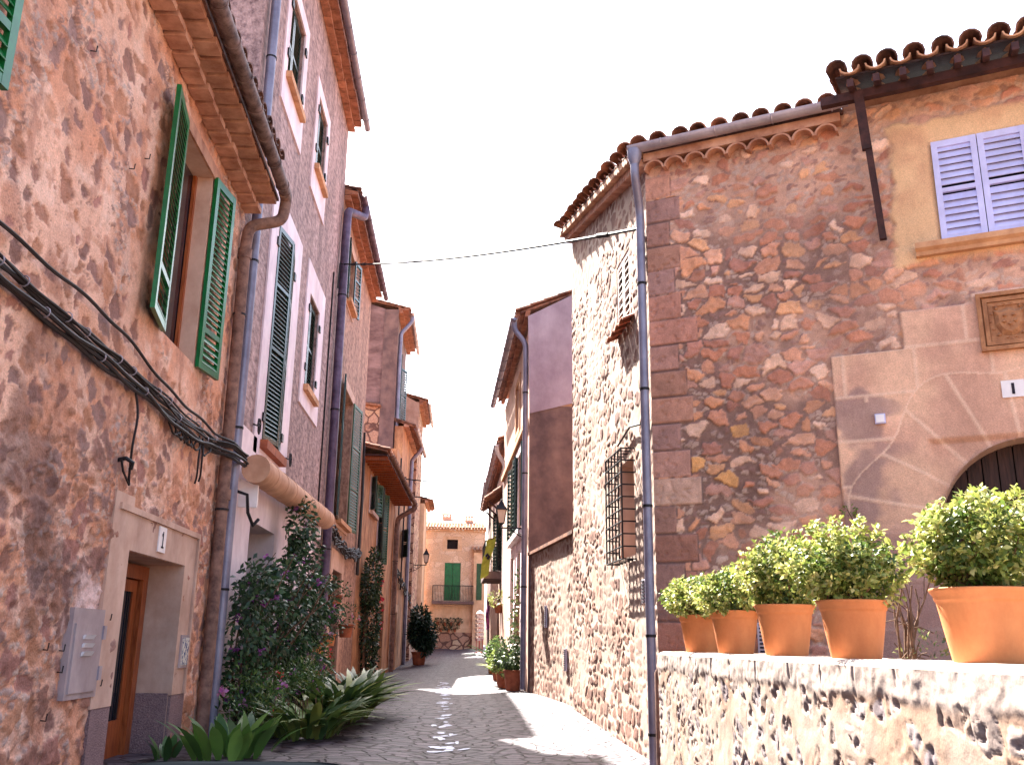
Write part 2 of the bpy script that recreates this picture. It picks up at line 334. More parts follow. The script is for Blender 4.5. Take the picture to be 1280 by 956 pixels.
M['leaf'] = leaf_mat('leaf_foliage', 0.35)
M['leaf_dark'] = leaf_mat('leaf_dark_foliage', 0.2, rough=0.4)
# street paving
def paving():
    m, n, l, b = nmat('street_paving')
    tc = n.new('ShaderNodeTexCoord'); nz = n.new('ShaderNodeTexNoise'); nz.inputs['Scale'].default_value = 1.6; nz.inputs['Detail'].default_value = 3
    l.new(tc.outputs['Object'], nz.inputs['Vector'])
    vm = n.new('ShaderNodeVectorMath'); vm.operation = 'MULTIPLY_ADD'; vm.inputs[1].default_value = (0.16, 0.16, 0)
    l.new(nz.outputs['Color'], vm.inputs[0]); l.new(tc.outputs['Object'], vm.inputs[2])
    mp = n.new('ShaderNodeMapping'); mp.inputs['Scale'].default_value = (4.0, 5.6, 0.0); l.new(vm.outputs[0], mp.inputs['Vector'])
    v1 = n.new('ShaderNodeTexVoronoi'); v1.inputs['Scale'].default_value = 1; v1.inputs['Randomness'].default_value = 0.85; l.new(mp.outputs[0], v1.inputs['Vector'])
    v2 = n.new('ShaderNodeTexVoronoi'); v2.feature = 'DISTANCE_TO_EDGE'; v2.inputs['Scale'].default_value = 1; v2.inputs['Randomness'].default_value = 0.85; l.new(mp.outputs[0], v2.inputs['Vector'])
    sp = n.new('ShaderNodeSeparateColor'); l.new(v1.outputs['Color'], sp.inputs[0])
    rp = n.new('ShaderNodeValToRGB'); rp.color_ramp.elements[0].color = S(66, 58, 66); rp.color_ramp.elements[1].color = S(98, 86, 95); l.new(sp.outputs[0], rp.inputs[0])
    mr = n.new('ShaderNodeMapRange'); mr.inputs[1].default_value = 0.02; mr.inputs[2].default_value = 0.09; l.new(v2.outputs['Distance'], mr.inputs[0])
    mx = n.new('ShaderNodeMix'); mx.data_type = 'RGBA'; mx.inputs[6].default_value = S(34, 26, 32); l.new(mr.outputs[0], mx.inputs[0]); l.new(rp.outputs[0], mx.inputs[7])
    fn = n.new('ShaderNodeTexNoise'); fn.inputs['Scale'].default_value = 30; fn.inputs['Detail'].default_value = 6; l.new(tc.outputs['Object'], fn.inputs['Vector'])
    r2 = n.new('ShaderNodeValToRGB'); r2.color_ramp.elements[0].position = 0.3; r2.color_ramp.elements[1].position = 0.7
    r2.color_ramp.elements[0].color = (0.7, 0.7, 0.7, 1); r2.color_ramp.elements[1].color = (1.12, 1.12, 1.12, 1); l.new(fn.outputs['Fac'], r2.inputs[0])
    m2 = n.new('ShaderNodeMix'); m2.data_type = 'RGBA'; m2.blend_type = 'MULTIPLY'; m2.inputs[0].default_value = 1; l.new(mx.outputs[2], m2.inputs[6]); l.new(r2.outputs[0], m2.inputs[7])
    l.new(m2.outputs[2], b.inputs['Base Color']); b.inputs['Roughness'].default_value = 0.6; b.inputs['Specular IOR Level'].default_value = 0.35
    ad = n.new('ShaderNodeMath'); ad.operation = 'MULTIPLY_ADD'; ad.inputs[1].default_value = 0.3; l.new(fn.outputs['Fac'], ad.inputs[0]); l.new(mr.outputs[0], ad.inputs[2])
    bp = n.new('ShaderNodeBump'); bp.inputs['Strength'].default_value = 0.8; bp.inputs['Distance'].default_value = 0.025; l.new(ad.outputs[0], bp.inputs['Height']); l.new(bp.outputs[0], b.inputs['Normal'])
    return m
M['paving'] = paving()
def water_mat():
    m, n, l, b = nmat('wet_trickle'); b.inputs['Base Color'].default_value = S(140, 148, 186); b.inputs['Roughness'].default_value = 0.3; b.inputs['Specular IOR Level'].default_value = 0.7  # blue of the reflected sky is put into the base colour
    return m
M['water'] = water_mat()
M['earth'] = mat('earth', S(150, 124, 100), S(110, 88, 70), scale=0.5)

# ------------------------------------------------------------------ ground
def gzn(x, y):
    zl = np.interp(y, [-30, 44, 52, 62, 90], [0, 0.04, 0.32, 0.86, 1.6])
    zr = np.interp(y, [-30, 9, 11, 16.5, 20, 26, 36, 62, 90], [0, 0, 0.05, 0.3, 0.32, 0.34, 0.4, 0.92, 1.6])
    t = np.clip((x+3.0)/4.6, 0, 1)
    return zl*(1-t)+zr*t-0.05*np.exp(-((x+0.25)/0.5)**2)
def gz(x, y): return float(gzn(np.array(float(x)), np.array(float(y))))
gx = np.concatenate([np.linspace(-4.2, 3.6, 60)]); gy = np.concatenate([np.linspace(-14, 70, 240)])
GX, GY = np.meshgrid(gx, gy); GP = np.stack([GX, GY, gzn(GX, GY)], -1)
o = grid_mesh('street', GP, None, np.ones((len(gy)-1, len(gx)-1), bool), M['paving'], None)
tag(o, 'narrow street of irregular stone paving running between old houses', 'street', kind='structure')
mb = MB(); mb.quad((-900, -900, -0.35), (900, -900, -0.35), (900, 900, -0.35), (-900, 900, -0.35))
tag(mb.build('ground', M['earth']), 'bare earth around the village', 'ground', kind='structure')
# wet trickle along the middle of the street
mb = MB(); rr = random.Random(3)
for q in range(150):
    y = 11.3+(rr.random()**1.3)*17; k = 0.5+0.5*math.sin(y*2.1)+0.35*math.sin(y*5.3)
    if rr.random() > 0.15+0.75*k: continue
    x = -0.14-0.018*(y-11)+rr.gauss(0, 0.07); a = rr.uniform(.03, .085); c = rr.uniform(.03, .13)*(1+(y-11)*.05); n = 12; pts = []
    for i in range(n):
        t = 2*math.pi*i/n; w_ = 0.55+0.7*rr.random(); px = x+a*w_*math.cos(t); py = y+c*w_*math.sin(t); pts.append((px, py, gz(px, py)+0.006+q*2e-5))
    mb.add([(x, y, gz(x, y)+0.006+q*2e-5)]+pts, [(0, 1+i, 1+(i+1) % n) for i in range(n)])
tag(mb.build('water', M['water']), 'wet patches trickling down the middle of the paved street', 'water', kind='structure')

# ------------------------------------------------------------------ building blocks
def tile_shell(mb, p0, p1, side, nrm, w0, w1, h, conv=1, th=0.016, seg=7):
    p0, p1 = Vector(p0), Vector(p1); vs = []
    for p, w in ((p0, w0), (p1, w1)):
        for k, t in ((0, 0), (1, th)):
            for i in range(seg):
                a = math.pi*i/(seg-1)
                vs.append(p+side*(math.cos(a)*(w/2-t))+nrm*(conv*(math.sin(a)*(h-t))))
    n = seg; fs = []
    for i in range(n-1):
        fs.append((i, i+1, 2*n+i+1, 2*n+i)); fs.append((n+i+1, n+i, 3*n+i, 3*n+i+1))
        fs.append((i+1, i, n+i, n+i+1)); fs.append((2*n+i, 2*n+i+1, 3*n+i+1, 3*n+i))
    fs.append((0, 2*n, 3*n, n)); fs.append((n-1, 2*n-1, 4*n-1, 3*n-1))
    mb.add(vs, fs)
def tile_roof(mb, E, side, upv, ncol, pitch, courses, clen=0.42, start=None, jit=0.012, seed=1, hh=1.0, pans=None):
    """barrel tiles from eave point E along side (unit), rising along upv (unit)"""
    r = random.Random(seed); side = Vector(side).normalized(); upv = Vector(upv).normalized(); nrm = side.cross(upv)
    if nrm.z < 0: nrm = -nrm
    for c in range(ncol):
        t0 = start(c*pitch) if start else 0.0
        for k in range(courses):
            a = t0+k*clen*0.82; j = r.uniform(-jit, jit)
            b = Vector(E)+side*(c*pitch+j)+upv*a
            if c < ncol-1:
                tile_shell(pans or mb, b+side*(pitch/2)+nrm*(0.055+0.008), b+side*(pitch/2)+upv*clen+nrm*(0.055-0.02), side, nrm, pitch*0.8, pitch*0.92, 0.06*hh, -1)
            jj = r.uniform(-0.012, 0.012)
            tile_shell(mb, b+upv*(0.02+jj)+nrm*(0.045+0.022), b+upv*(clen+jj)+nrm*0.045, side, nrm, pitch*0.86, pitch*0.7, 0.085*hh, 1)
def half_gutter(mb, p0, p1, r, out, seg=8, th=0.006):
    prof = [(r*math.cos(math.pi+math.pi*i/seg), r*math.sin(math.pi+math.pi*i/seg)) for i in range(seg+1)]
    prof += [((r-th)*math.cos(2*math.pi-math.pi*i/seg), (r-th)*math.sin(2*math.pi-math.pi*i/seg)) for i in range(seg+1)]
    mb.extr(prof, p0, p1, out, (0, 0, 1))
def bend(pts, k=5):
    """rounds the corners of a pipe run"""
    out = [Vector(pts[0])]
    for a, b, c in zip(pts, pts[1:], pts[2:]):
        a, b, c = Vector(a), Vector(b), Vector(c); q = min((b-a).length, (c-b).length, 0.24)*0.5
        s = b+(a-b).normalized()*q; e = b+(c-b).normalized()*q
        for i in range(k+1):
            t = i/k; out.append(s*(1-t)**2+b*2*t*(1-t)+e*t*t)
    return out+[Vector(pts[-1])]
def pipe(house, name, pts, r, m, brackets=(), n=12, joints=()):
    mb = MB(); mb.tube(bend(pts), r, n)
    for q in joints: mb.tube([Vector(q)+Vector((0, 0, -0.07)), Vector(q)+Vector((0, 0, 0.07))], r*1.2, n)
    o = mb.build(name, m, house, smooth=True)
    if brackets:
        for q in brackets: MB().tube([Vector(q)+Vector((0, 0, -0.015)), Vector(q)+Vector((0, 0, 0.015))], r*1.13, n).build('bracket', M['iron'], o)
    return o
def wall_sheet(mb, fr, u0, u1, z0, z1, holes=(), rev=0.22, depth=6.0, closed=True, o=0.0):
    us = sorted({u0, u1, *[h[0] for h in holes], *[h[1] for h in holes]}); zs = sorted({z0, z1, *[h[2] for h in holes], *[h[3] for h in holes]})
    for a, b in zip(us, us[1:]):
        for c, d in zip(zs, zs[1:]):
            if any(a >= h[0]-1e-6 and b <= h[1]+1e-6 and c >= h[2]-1e-6 and d <= h[3]+1e-6 for h in holes): continue
            mb.quad(fr.p(a, o, c), fr.p(b, o, c), fr.p(b, o, d), fr.p(a, o, d))
    for h in holes: reveal(mb, fr, h, rev, o)
    if closed:
        for u in (u0, u1): mb.quad(fr.p(u, o, z0), fr.p(u, -depth, z0), fr.p(u, -depth, z1), fr.p(u, o, z1))
        mb.quad(fr.p(u0, -depth, z0), fr.p(u1, -depth, z0), fr.p(u1, -depth, z1), fr.p(u0, -depth, z1))
        mb.quad(fr.p(u0, o, z1), fr.p(u1, o, z1), fr.p(u1, -depth, z1), fr.p(u0, -depth, z1))
def reveal(mb, fr, h, rev, o=0.0):
    a, b, c, d = h[:4]
    mb.quad(fr.p(a, o, c), fr.p(a, o, d), fr.p(a, o-rev, d), fr.p(a, o-rev, c)); mb.quad(fr.p(b, o, c), fr.p(b, o-rev, c), fr.p(b, o-rev, d), fr.p(b, o, d))
    mb.quad(fr.p(a, o, c), fr.p(a, o-rev, c), fr.p(b, o-rev, c), fr.p(b, o, c)); mb.quad(fr.p(a, o, d), fr.p(b, o, d), fr.p(b, o-rev, d), fr.p(a, o-rev, d))
def shutter(mb, hinge, along, out, w, z0, z1, rails=(0.5,), st=0.07, th=0.022, pitch=0.055, tilt=1.08):
    """one louvred leaf: hinge (x,y), along = unit vector from hinge across the leaf, out = unit normal of its outer face"""
    hinge = Vector((hinge[0], hinge[1], 0)); along = Vector(along).normalized(); out = Vector(out).normalized(); zv = Vector((0, 0, 1))
    def bar(a0, a1, c0, c1, t=th): mb.obox(hinge+along*((a0+a1)/2)+zv*((c0+c1)/2), along*((a1-a0)/2), out*t, zv*((c1-c0)/2))
    bar(0, st, z0, z1); bar(w-st, w, z0, z1)
    cuts = [z0]+[z0+(z1-z0)*r for r in rails]+[z1]
    for i, c in enumerate(cuts):
        h = st*(1.2 if i in (0, len(cuts)-1) else 0.8)
        a = c if i == 0 else (c-h if i == len(cuts)-1 else c-h/2); bar(st, w-st, a, a+h, th*0.93)
    for a, b in zip(cuts, cuts[1:]):
        k = max(2, int((b-a-st*2)/pitch))
        for i in range(k):
            z = a+st*0.95+(b-a-st*1.75)*(i+0.5)/k
            dv = (out*math.cos(tilt)*-1+zv*math.sin(tilt)); nv = (out*math.sin(tilt)+zv*math.cos(tilt))
            mb.obox(hinge+along*(w/2)+zv*z, along*(w/2-st), dv*((b-a-st*1.75)/k*0.58), nv*0.004)
def window(house, fr, u0, u1, z0, z1, rev=0.2, glass=None, o=0.0):
    mb = MB(); e = rev-0.012
    fr.box(mb, u0+0.003, u1-0.003, o-e-0.02, o-e, z0+0.003, z1-0.003)
    return mb.build('window', glass or M['glass'], house)
def sub(name, m, parent, *boxes, fr=None, label=None):
    mb = MB()
    for b in boxes: fr.box(mb, *b)
    return mb.build(name, m, parent, label=label)
def surround(parent, fr, u0, u1, z0, z1, h, o=0.02, m=None, name='surround'):
    """flat painted band round the opening h, outer rectangle u0..u1, z0..z1"""
    a, b, c, d = h; mb = MB()
    for r in ((u0, a, z0, z1), (b, u1, z0, z1), (a, b, d, z1), (a, b, z0, c)):
        if r[1]-r[0] > 0.005 and r[3]-r[2] > 0.005: fr.box(mb, r[0], r[1], -0.01, o, r[2], r[3])
    return mb.build(name, m or M['trim_white'], parent)
def eave(house, fr, u0, u1, zt, over, rise=0.28, gap=0.008, mt=None, corb=None, tiers=2, pitch=0.22, gut=True, gm=None, gr=0.07, courses=5, seed=1, block=0.2, gz_drop=0.05):
    """corbel courses, tiled roof edge, gutter"""
    mb = MB(); r = random.Random(seed)
    for k in range(tiers):
        o1 = over*(0.42+0.4*k); z = zt-0.14*(tiers-k)+0.02*k
        n = int((u1-u0)/block)
        for i in range(n):
            a = u0+(u1-u0)*i/n
            fr.box(mb, a+gap, a+(u1-u0)/n-gap, 0.01, o1+r.uniform(-0.015, 0.015), z+r.uniform(-.006, .006), z+0.075)
        fr.box(mb, u0, u1, 0.005, o1*0.88, z+0.076, z+0.135)
    if tiers: mb.build('corbel_course', corb or M['corbel'], house)
    mb = MB(); s = math.atan(rise)
    upv = -fr.n*math.cos(s)+Vector((0, 0, math.sin(s)))
    tile_roof(mb, fr.p(u0+pitch*0.4, over, zt-over*rise+0.05), fr.d, upv, max(2, int((u1-u0)/pitch)), pitch, courses, seed=seed)
    back = 6.0
    a = [fr.p(u0, over-0.08, zt-(over-0.08)*rise+0.02), fr.p(u1, over-0.08, zt-(over-0.08)*rise+0.02), fr.p(u1, -back, zt+back*rise-0.02), fr.p(u0, -back, zt+back*rise-0.02)]
    b = [p+Vector((0, 0, 0.045)) for p in a]
    mb.add(a+b, [(3, 2, 1, 0), (4, 5, 6, 7), (0, 1, 5, 4), (1, 2, 6, 5), (2, 3, 7, 6), (3, 0, 4, 7)])
    mb.build('roof', mt or M['roof_tile'], house)
    if gut:
        zz = zt-over*rise-gz_drop; mb = MB()
        half_gutter(mb, fr.p(u0-0.05, over+gr*0.8, zz), fr.p(u1+0.05, over+gr*0.8, zz), gr, fr.n)
        g = mb.build('gutter', gm or M['zinc'], house, smooth=True)
        mb = MB(); n = max(2, int((u1-u0)/0.9))
        for i in range(n):
            u = u0+(u1-u0)*(i+0.5)/n; c = fr.p(u, over+gr*0.8, zz)
            pts = [c+fr.n*(gr*1.08*math.cos(t))+Vector((0, 0, gr*1.08*math.sin(t))) for t in [math.pi+math.pi*j/8 for j in range(9)]]
            MB().tube(pts, 0.009, 5).build('bracket', gm or M['zinc'], g)
        return fr.p(u0, over+gr*0.8, zz), fr.p(u1, over+gr*0.8, zz)
# ------------------------------------------------------------------ left row: first house
XL = -3.3
FL = FR((XL, 0), (0, 1), 1)          # u = y, outwards = +x
h1 = thing('stone_house', 'plastered rubble house with green shutters and orange wooden door, nearest on the shaded side', 'house', (XL, 8, 0))
W1 = (9.74, 11.02, 4.44, 6.9); D1 = (9.5, 11.42, 0.0, 2.08); W0 = (4.05, 5.18, 4.86, 7.0)
def f_l1(U, Z):
    wx = U+0.10*(fbm(U*2.6, Z*2.6, 5)-0.5)*2+0.035*(fbm(U*16, Z*16, 6, 3)-0.5)*2; wz = Z+0.10*(fbm(U*2.6, Z*2.6, 9)-0.5)*2+0.035*(fbm(U*16, Z*16, 7, 3)-0.5)*2
    f1, f2, a, b, c = voro(wx/0.27, wz/0.23, 21, 0.95)
    up = fbm(U*0.6, Z*0.6, 40, 3); lowz = sst(4.2, 2.4, Z)
    th = 0.10+0.40*a+0.25*(up-0.5)-0.10*lowz
    rag = (fbm(U*11, Z*11, 3, 4)-0.5)*0.45
    m = sst(th, th+0.07, f2-f1+rag)*sst(0.34, 0.42, b+0.22*lowz+0.7*(up-0.45))
    g1, g2, ga, gb, gc = voro(wx/0.075, wz/0.062, 77, 0.95)
    small = sst(0.12, 0.3, g2-g1)*(gb > 0.35)*sst(0.55, 0.62, fbm(U*1.3+7, Z*1.3, 60, 4)+0.06*lowz)*(1-m)
    pl = mix(bc((228, 176, 152), U), bc((218, 152, 120), U), sst(0.38, 0.62, fbm(U*0.9, Z*0.9, 31, 4)+0.10*lowz))
    pl = mix(pl, bc((232, 192, 174), U), sst(0.54, 0.66, fbm(U*3.4, Z*3.4, 33, 5))*0.55)
    pl = mix(pl, bc((178, 118, 94), U), sst(0.56, 0.66, fbm(U*5.1+9, Z*5.1, 35, 5))*0.6)
    st = pal([(152, 104, 90), (166, 112, 90), (140, 98, 90), (186, 126, 94), (150, 114, 108), (172, 116, 88), (160, 106, 96)], c)
    st = st*(0.62+0.76*fbm(U*13, Z*13, 14, 5)[..., None])
    C = mix(pl, st, m*0.9); C = mix(C, pal([(170, 146, 142), (146, 108, 98), (192, 168, 158)], gc), small*0.85)
    dark = sst(0.50, 0.60, fbm(U*1.1+3, Z*1.4+1, 55, 6)+0.12*(fbm(U*9, Z*9, 56, 4)-0.5))*sst(4.1, 3.1, Z)*sst(1.2, 1.9, Z)*sst(9.2, 8.4, U)
    C = mix(C, bc((104, 78, 76), U), dark*0.6)
    lime = sst(0.5, 0.35, np.hypot((U-8.68)/0.85, (Z-1.45)/0.75)+0.5*(fbm(U*5, Z*5, 8, 4)-0.5))
    C = mix(C, bc((226, 190, 184), U), lime*0.9)
    crk = np.abs(fbm(U*4.2, Z*4.2, 61, 5)-0.5); crack = sst(0.012, 0.003, crk)*sst(0.45, 0.6, fbm(U*1.2, Z*1.2, 62, 3))
    C = mix(C, bc((120, 84, 74), U), crack*0.6)
    D = -0.012*m*(1-0.6*lowz)+0.05*lowz*m*(b-0.35)+0.026*(fbm(U*3, Z*3, 71, 4)-0.5)+0.026*(fbm(U*15, Z*15, 72, 4)-0.5)*(0.6+lowz)+0.014*small-0.008*crack
    D += 0.012*sst(0.54, 0.62, fbm(U*2.3, Z*2.3, 73, 5))
    band = sst(0.5, 0.2, np.maximum(abs(U-10.4)-0.85, abs(Z-5.7)-1.35)/0.4+0.5*(fbm(U*3, Z*3, 74, 3)-0.5))
    C = mix(C, pl, band*0.9); D = D*(1-0.6*band)
    C = C*(0.82+0.36*fbm(U*26, Z*26, 90, 4)[..., None])
    return D, C
rubble('wall', FL, 2.6, 12.72, -0.05, 7.5, 0.024, 0.017, f_l1, [W1, D1, W0], M['rub_l1'], h1)
for h in (W1, W0):
    mb = MB(); reveal(mb, FL, h, 0.26); mb.build('window_reveal', M['plaster_pink'], h1)
mb = MB(); reveal(mb, FL, D1, 0.5); mb.build('door_reveal', M['plaster_pink'], h1)
mb = MB(); wall_sheet(mb, FL, 2.6, 12.72, -0.05, 7.3, (), depth=6, o=-0.55); mb.build('house_core', M['dark'], h1)
for W, ang in ((W1, (0.16, 0.14)), (W0, (0.12, 0.10))):
    w = window(h1, FL, *W, rev=0.25)
    fb = MB()
    for u in (W[0]+0.03, (W[0]+W[1])/2, W[1]-0.03): FL.box(fb, u-0.035, u+0.035, -0.23, -0.19, W[2]+0.01, W[3]-0.01)
    fb.build('frame', M['wood_door'], w)
    sub('lintel', M['corbel'], w, (W[0]-0.2, W[1]+0.25, 0.003, 0.03, W[3]+0.0, W[3]+0.16), fr=FL)
    sw = 0.78
    for u, sg, a in ((W[0]-0.02, -1, ang[0]), (W[1]+0.02, 1, ang[1])):
        mb = MB(); al = FL.d*(sg*math.cos(a))+FL.n*math.sin(a); no = FL.n*math.cos(a)-FL.d*(sg*math.sin(a))
        p = FL.p(u, 0.04, 0); shutter(mb, (p.x, p.y), al, no, sw if sg < 0 else 0.62, W[2]-0.03, W[3]+0.02, rails=(0.2,), st=0.085, th=0.024, pitch=0.075)
        mb.build('shutter', M['green'], w)
# door surround
sp = MB(); 
for r in ((8.98, 9.5, 0.64, 2.6), (11.42, 11.98, 0.64, 2.5), (9.5, 11.42, 2.085, 2.5)): FL.box(sp, r[0], r[1], 0.0, 0.035, r[2], r[3])
sp.build('door_surround', M['plaster_pink'], h1)
sub('moulding', M['plaster_pink'], h1, (9.1, 11.9, 0.036, 0.06, 2.44, 2.5), (11.84, 11.9, 0.036, 0.06, 0.64, 2.44), fr=FL)
for q_ in ((9.02, 9.498, 0.0, 0.03, -0.05, 0.636), (11.424, 11.96, 0.0, 0.03, -0.05, 0.636), (11.395, 11.418, -0.5, -0.003, -0.05, 0.66)): sub('dado', M['dado'], h1, q_, fr=FL)
mb = MB()
for b in ((9.52, 9.62, 0, 2.05), (11.24, 11.40, 0, 2.05), (9.62, 11.24, 1.9, 2.05)): FL.box(mb, b[0], b[1], -0.5, -0.36, b[2], b[3])
fr_ = mb.build('door_frame', M['wood_door'], h1)
mb = MB()
for b in ((9.63, 9.75, 0.02, 1.89), (10.36, 10.5, 0.02, 1.89), (11.1, 11.23, 0.02, 1.89), (9.75, 11.1, 0.02, 0.4), (9.75, 11.1, 1.76, 1.89)): FL.box(mb, b[0], b[1], -0.46, -0.42, b[2], b[3])
dr = mb.build('door', M['wood_door'], h1)
sub('pane', M['glass'], dr, (9.75, 10.36, -0.445, -0.435, 0.4, 1.76), (10.5, 11.1, -0.445, -0.435, 0.4, 1.76), fr=FL)
mb = MB()
for i in range(8): FL.box(mb, 9.8+i*0.17, 9.815+i*0.17, -0.43, -0.415, 0.4, 1.76)
mb.build('grille', M['iron'], dr)
# eave of the first house
FLS = FR((XL, 0), (0, 1), 1); FLS.k = -0.045; FLS.u0 = 12.7
eave(h1, FLS, 2.6, 12.7, 7.48, 0.56, rise=0.16, gap=0.03, mt=M['roof_dark'], tiers=2, block=0.3, pitch=0.3, gut=False, seed=4)
gx_ = 0.60
mb = MB(); mb.tube([FLS.p(2.6, gx_, 7.50), FLS.p(12.62, gx_, 7.46)], 0.085, 14); g1 = mb.build('gutter', M['pipe_old'], h1, smooth=True)
for i in range(14):
    mb = MB(); u = 12.3-i*0.62; c = FLS.p(u, gx_, 7.46+0.004*(12.6-u)); mb.tube([c-FL.d*0.016, c+FL.d*0.016], 0.098, 14); mb.build('bracket', M['pipe_old'], g1, smooth=True)
pipe(h1, 'downpipe', [FL.p(12.45, gx_, 7.44), FL.p(12.62, gx_, 7.42), FL.p(12.62, gx_-0.03, 7.08), FL.p(12.5, 0.14, 6.93), FL.p(12.5, 0.11, 6.6), FL.p(12.62, 0.11, 0.0)], 0.082, M['pipe_brown'], brackets=[FL.p(12.57, 0.11, 2.9), FL.p(12.53, 0.11, 5.6)], joints=[FL.p(12.58, 0.11, 3.1), FL.p(12.51, 0.11, 6.5)])

# things fixed to the first house
t = thing('number_plate', 'small white house number plate above the orange wooden door', 'sign', FL.p(10.45, 0.035, 2.2))
sub('plate', M['plate'], t, (10.33, 10.57, 0.036, 0.05, 2.15, 2.42), fr=FL)
sub('numeral', M['letter'], t, (10.442, 10.462, 0.051, 0.055, 2.2, 2.37), (10.42, 10.442, 0.051, 0.055, 2.32, 2.35), (10.41, 10.49, 0.051, 0.055, 2.195, 2.212), fr=FL)
t = thing('tile_plaque', 'painted blue and yellow tile plaque beside the doorway', 'plaque', FL.p(11.7, 0.035, 0.92))
sub('plaque_frame', M['metal_box'], t, (11.55, 11.87, 0.036, 0.055, 0.93, 1.3), fr=FL)
sub('painted_tile', M['majolica'], t, (11.585, 11.835, 0.056, 0.062, 0.96, 1.27), fr=FL)
t = thing('meter_box', 'grey painted metal meter box set in the rubble wall', 'meter box', FL.p(8.7, 0.01, 0.76))
sub('box', M['metal_box'], t, (8.33, 9.04, -0.02, 0.045, 0.75, 1.5), fr=FL)
sub('door', M['metal_box'], t, (8.38, 8.99, 0.046, 0.06, 0.8, 1.37), fr=FL)
mb = MB()
for z in (1.26, 1.19, 1.12):
    mb.obox(FL.p(8.66, 0.068, z), FL.d*0.11, FL.n*0.012, FL.n*0.01+Vector((0, 0, 0.018)))
mb.build('louvre', M['plate'], t)
for z in (0.95, 1.3): sub('hinge', M['zinc'], t, (8.985, 9.05, 0.06, 0.075, z-0.06, z+0.06), fr=FL)
# bundle of black cables on the wall
t = thing('cable_bundle', 'thick bundle of black cables sagging along the first house wall', 'cables', FL.p(9, 0.05, 3.6))
rr = random.Random(5)
for k in range(8):
    mb = MB(); pts = []; ph = rr.uniform(0, 6); dz = (-0.13, -0.115, -0.09, -0.02, 0.0, 0.012, 0.03, 0.05)[k]; r = rr.choice((0.012, 0.016, 0.02)); y = 4.0; dz2 = 0.22 if k == 7 else 0
    while y < 13.3:
        s = 0.02*math.sin(y*1.7+ph)+0.012*math.sin(y*5+ph*2)
        lo = 0.05*math.exp(-((y-10.6)/1.3)**2)*(k % 3)
        pts.append(FL.p(y, 0.05+0.02*(k % 3)+(0.14*min(1, max(0, (y-12.1)/0.4))), 3.73+dz+s-lo+dz2*max(0, min(1, (12.6-y)/4)))); y += 0.16
    mb.tube(pts, r, 6); mb.build('cable', M['cable'], t, smooth=True)
for i in range(22):
    mb = MB(); c = FL.p(4.6+i*0.39, 0.07, 3.735-0.1*(i%3==0)); mb.tube([c+FL.n*0.04*math.cos(a)+Vector((0, 0, 0.042*math.sin(a))) for a in [2*math.pi*j/10 for j in range(11)]], 0.006, 5); mb.build('cable_tie', M['zinc'], t)
for y, z1, kk in ((9.05, 2.75, 0), (11.35, 3.05, 1), (11.5, 3.1, 1)):
    mb = MB(); pts = [FL.p(y, 0.07, 3.62)]
    for i in range(1, 13):
        a = i/12; pts.append(FL.p(y+0.05*math.sin(a*7+kk)+0.1*a*(1-kk), 0.05+0.05*math.sin(a*3), 3.62+(z1-3.62)*a))
    if not kk: pts += [FL.p(9.2, 0.06, 2.68), FL.p(9.0, 0.06, 2.78), FL.p(8.95, 0.05, 2.88)]
    mb.tube(pts, 0.012, 6); mb.build('hanging_cable', M['cable'], t, smooth=True)
mb = MB(); rr = random.Random(8)
for k in range(9):
    y0 = rr.uniform(10.0, 11.6); pts = [FL.p(y0+0.5*i/9-0.05, 0.06+0.03*rr.random(), 3.58-0.13*math.sin(i/9*math.pi)-0.03*rr.random()) for i in range(10)]
    mb.tube(pts, 0.012, 5)
mb.build('tangle', M['cable'], t, smooth=True)
t = thing('wall_hook', 'small black iron wall fitting under the hanging cable', 'fitting', FL.p(9.0, 0.02, 2.86))
mb = MB(); mb.tube([FL.p(8.98, 0.0, 2.88), FL.p(8.98, 0.08, 2.9), FL.p(9.0, 0.14, 2.86), FL.p(9.02, 0.12, 2.8)], 0.022, 7); mb.build('hook', M['iron'], t)
grp = 'bent nails in the first house wall'
for y, z in ((8.22, 1.15), (8.24, 0.98), (9.2, 1.42), (8.05, 0.62), (9.16, 0.84), (8.7, 5.9), (8.35, 5.6), (7.2, 6.1), (7.9, 1.16)):
    mb = MB(); mb.tube([(0, 0, 0), (0.05, 0, -0.004), (0.055, 0.0, 0.05)], 0.006, 5)
    tag(mb.build('nail', M['iron'], None, org=(0, 0, 0)), 'small bent iron nail sticking out of the plastered rubble wall', 'nail', grp).location = FL.p(y, -0.005, z)

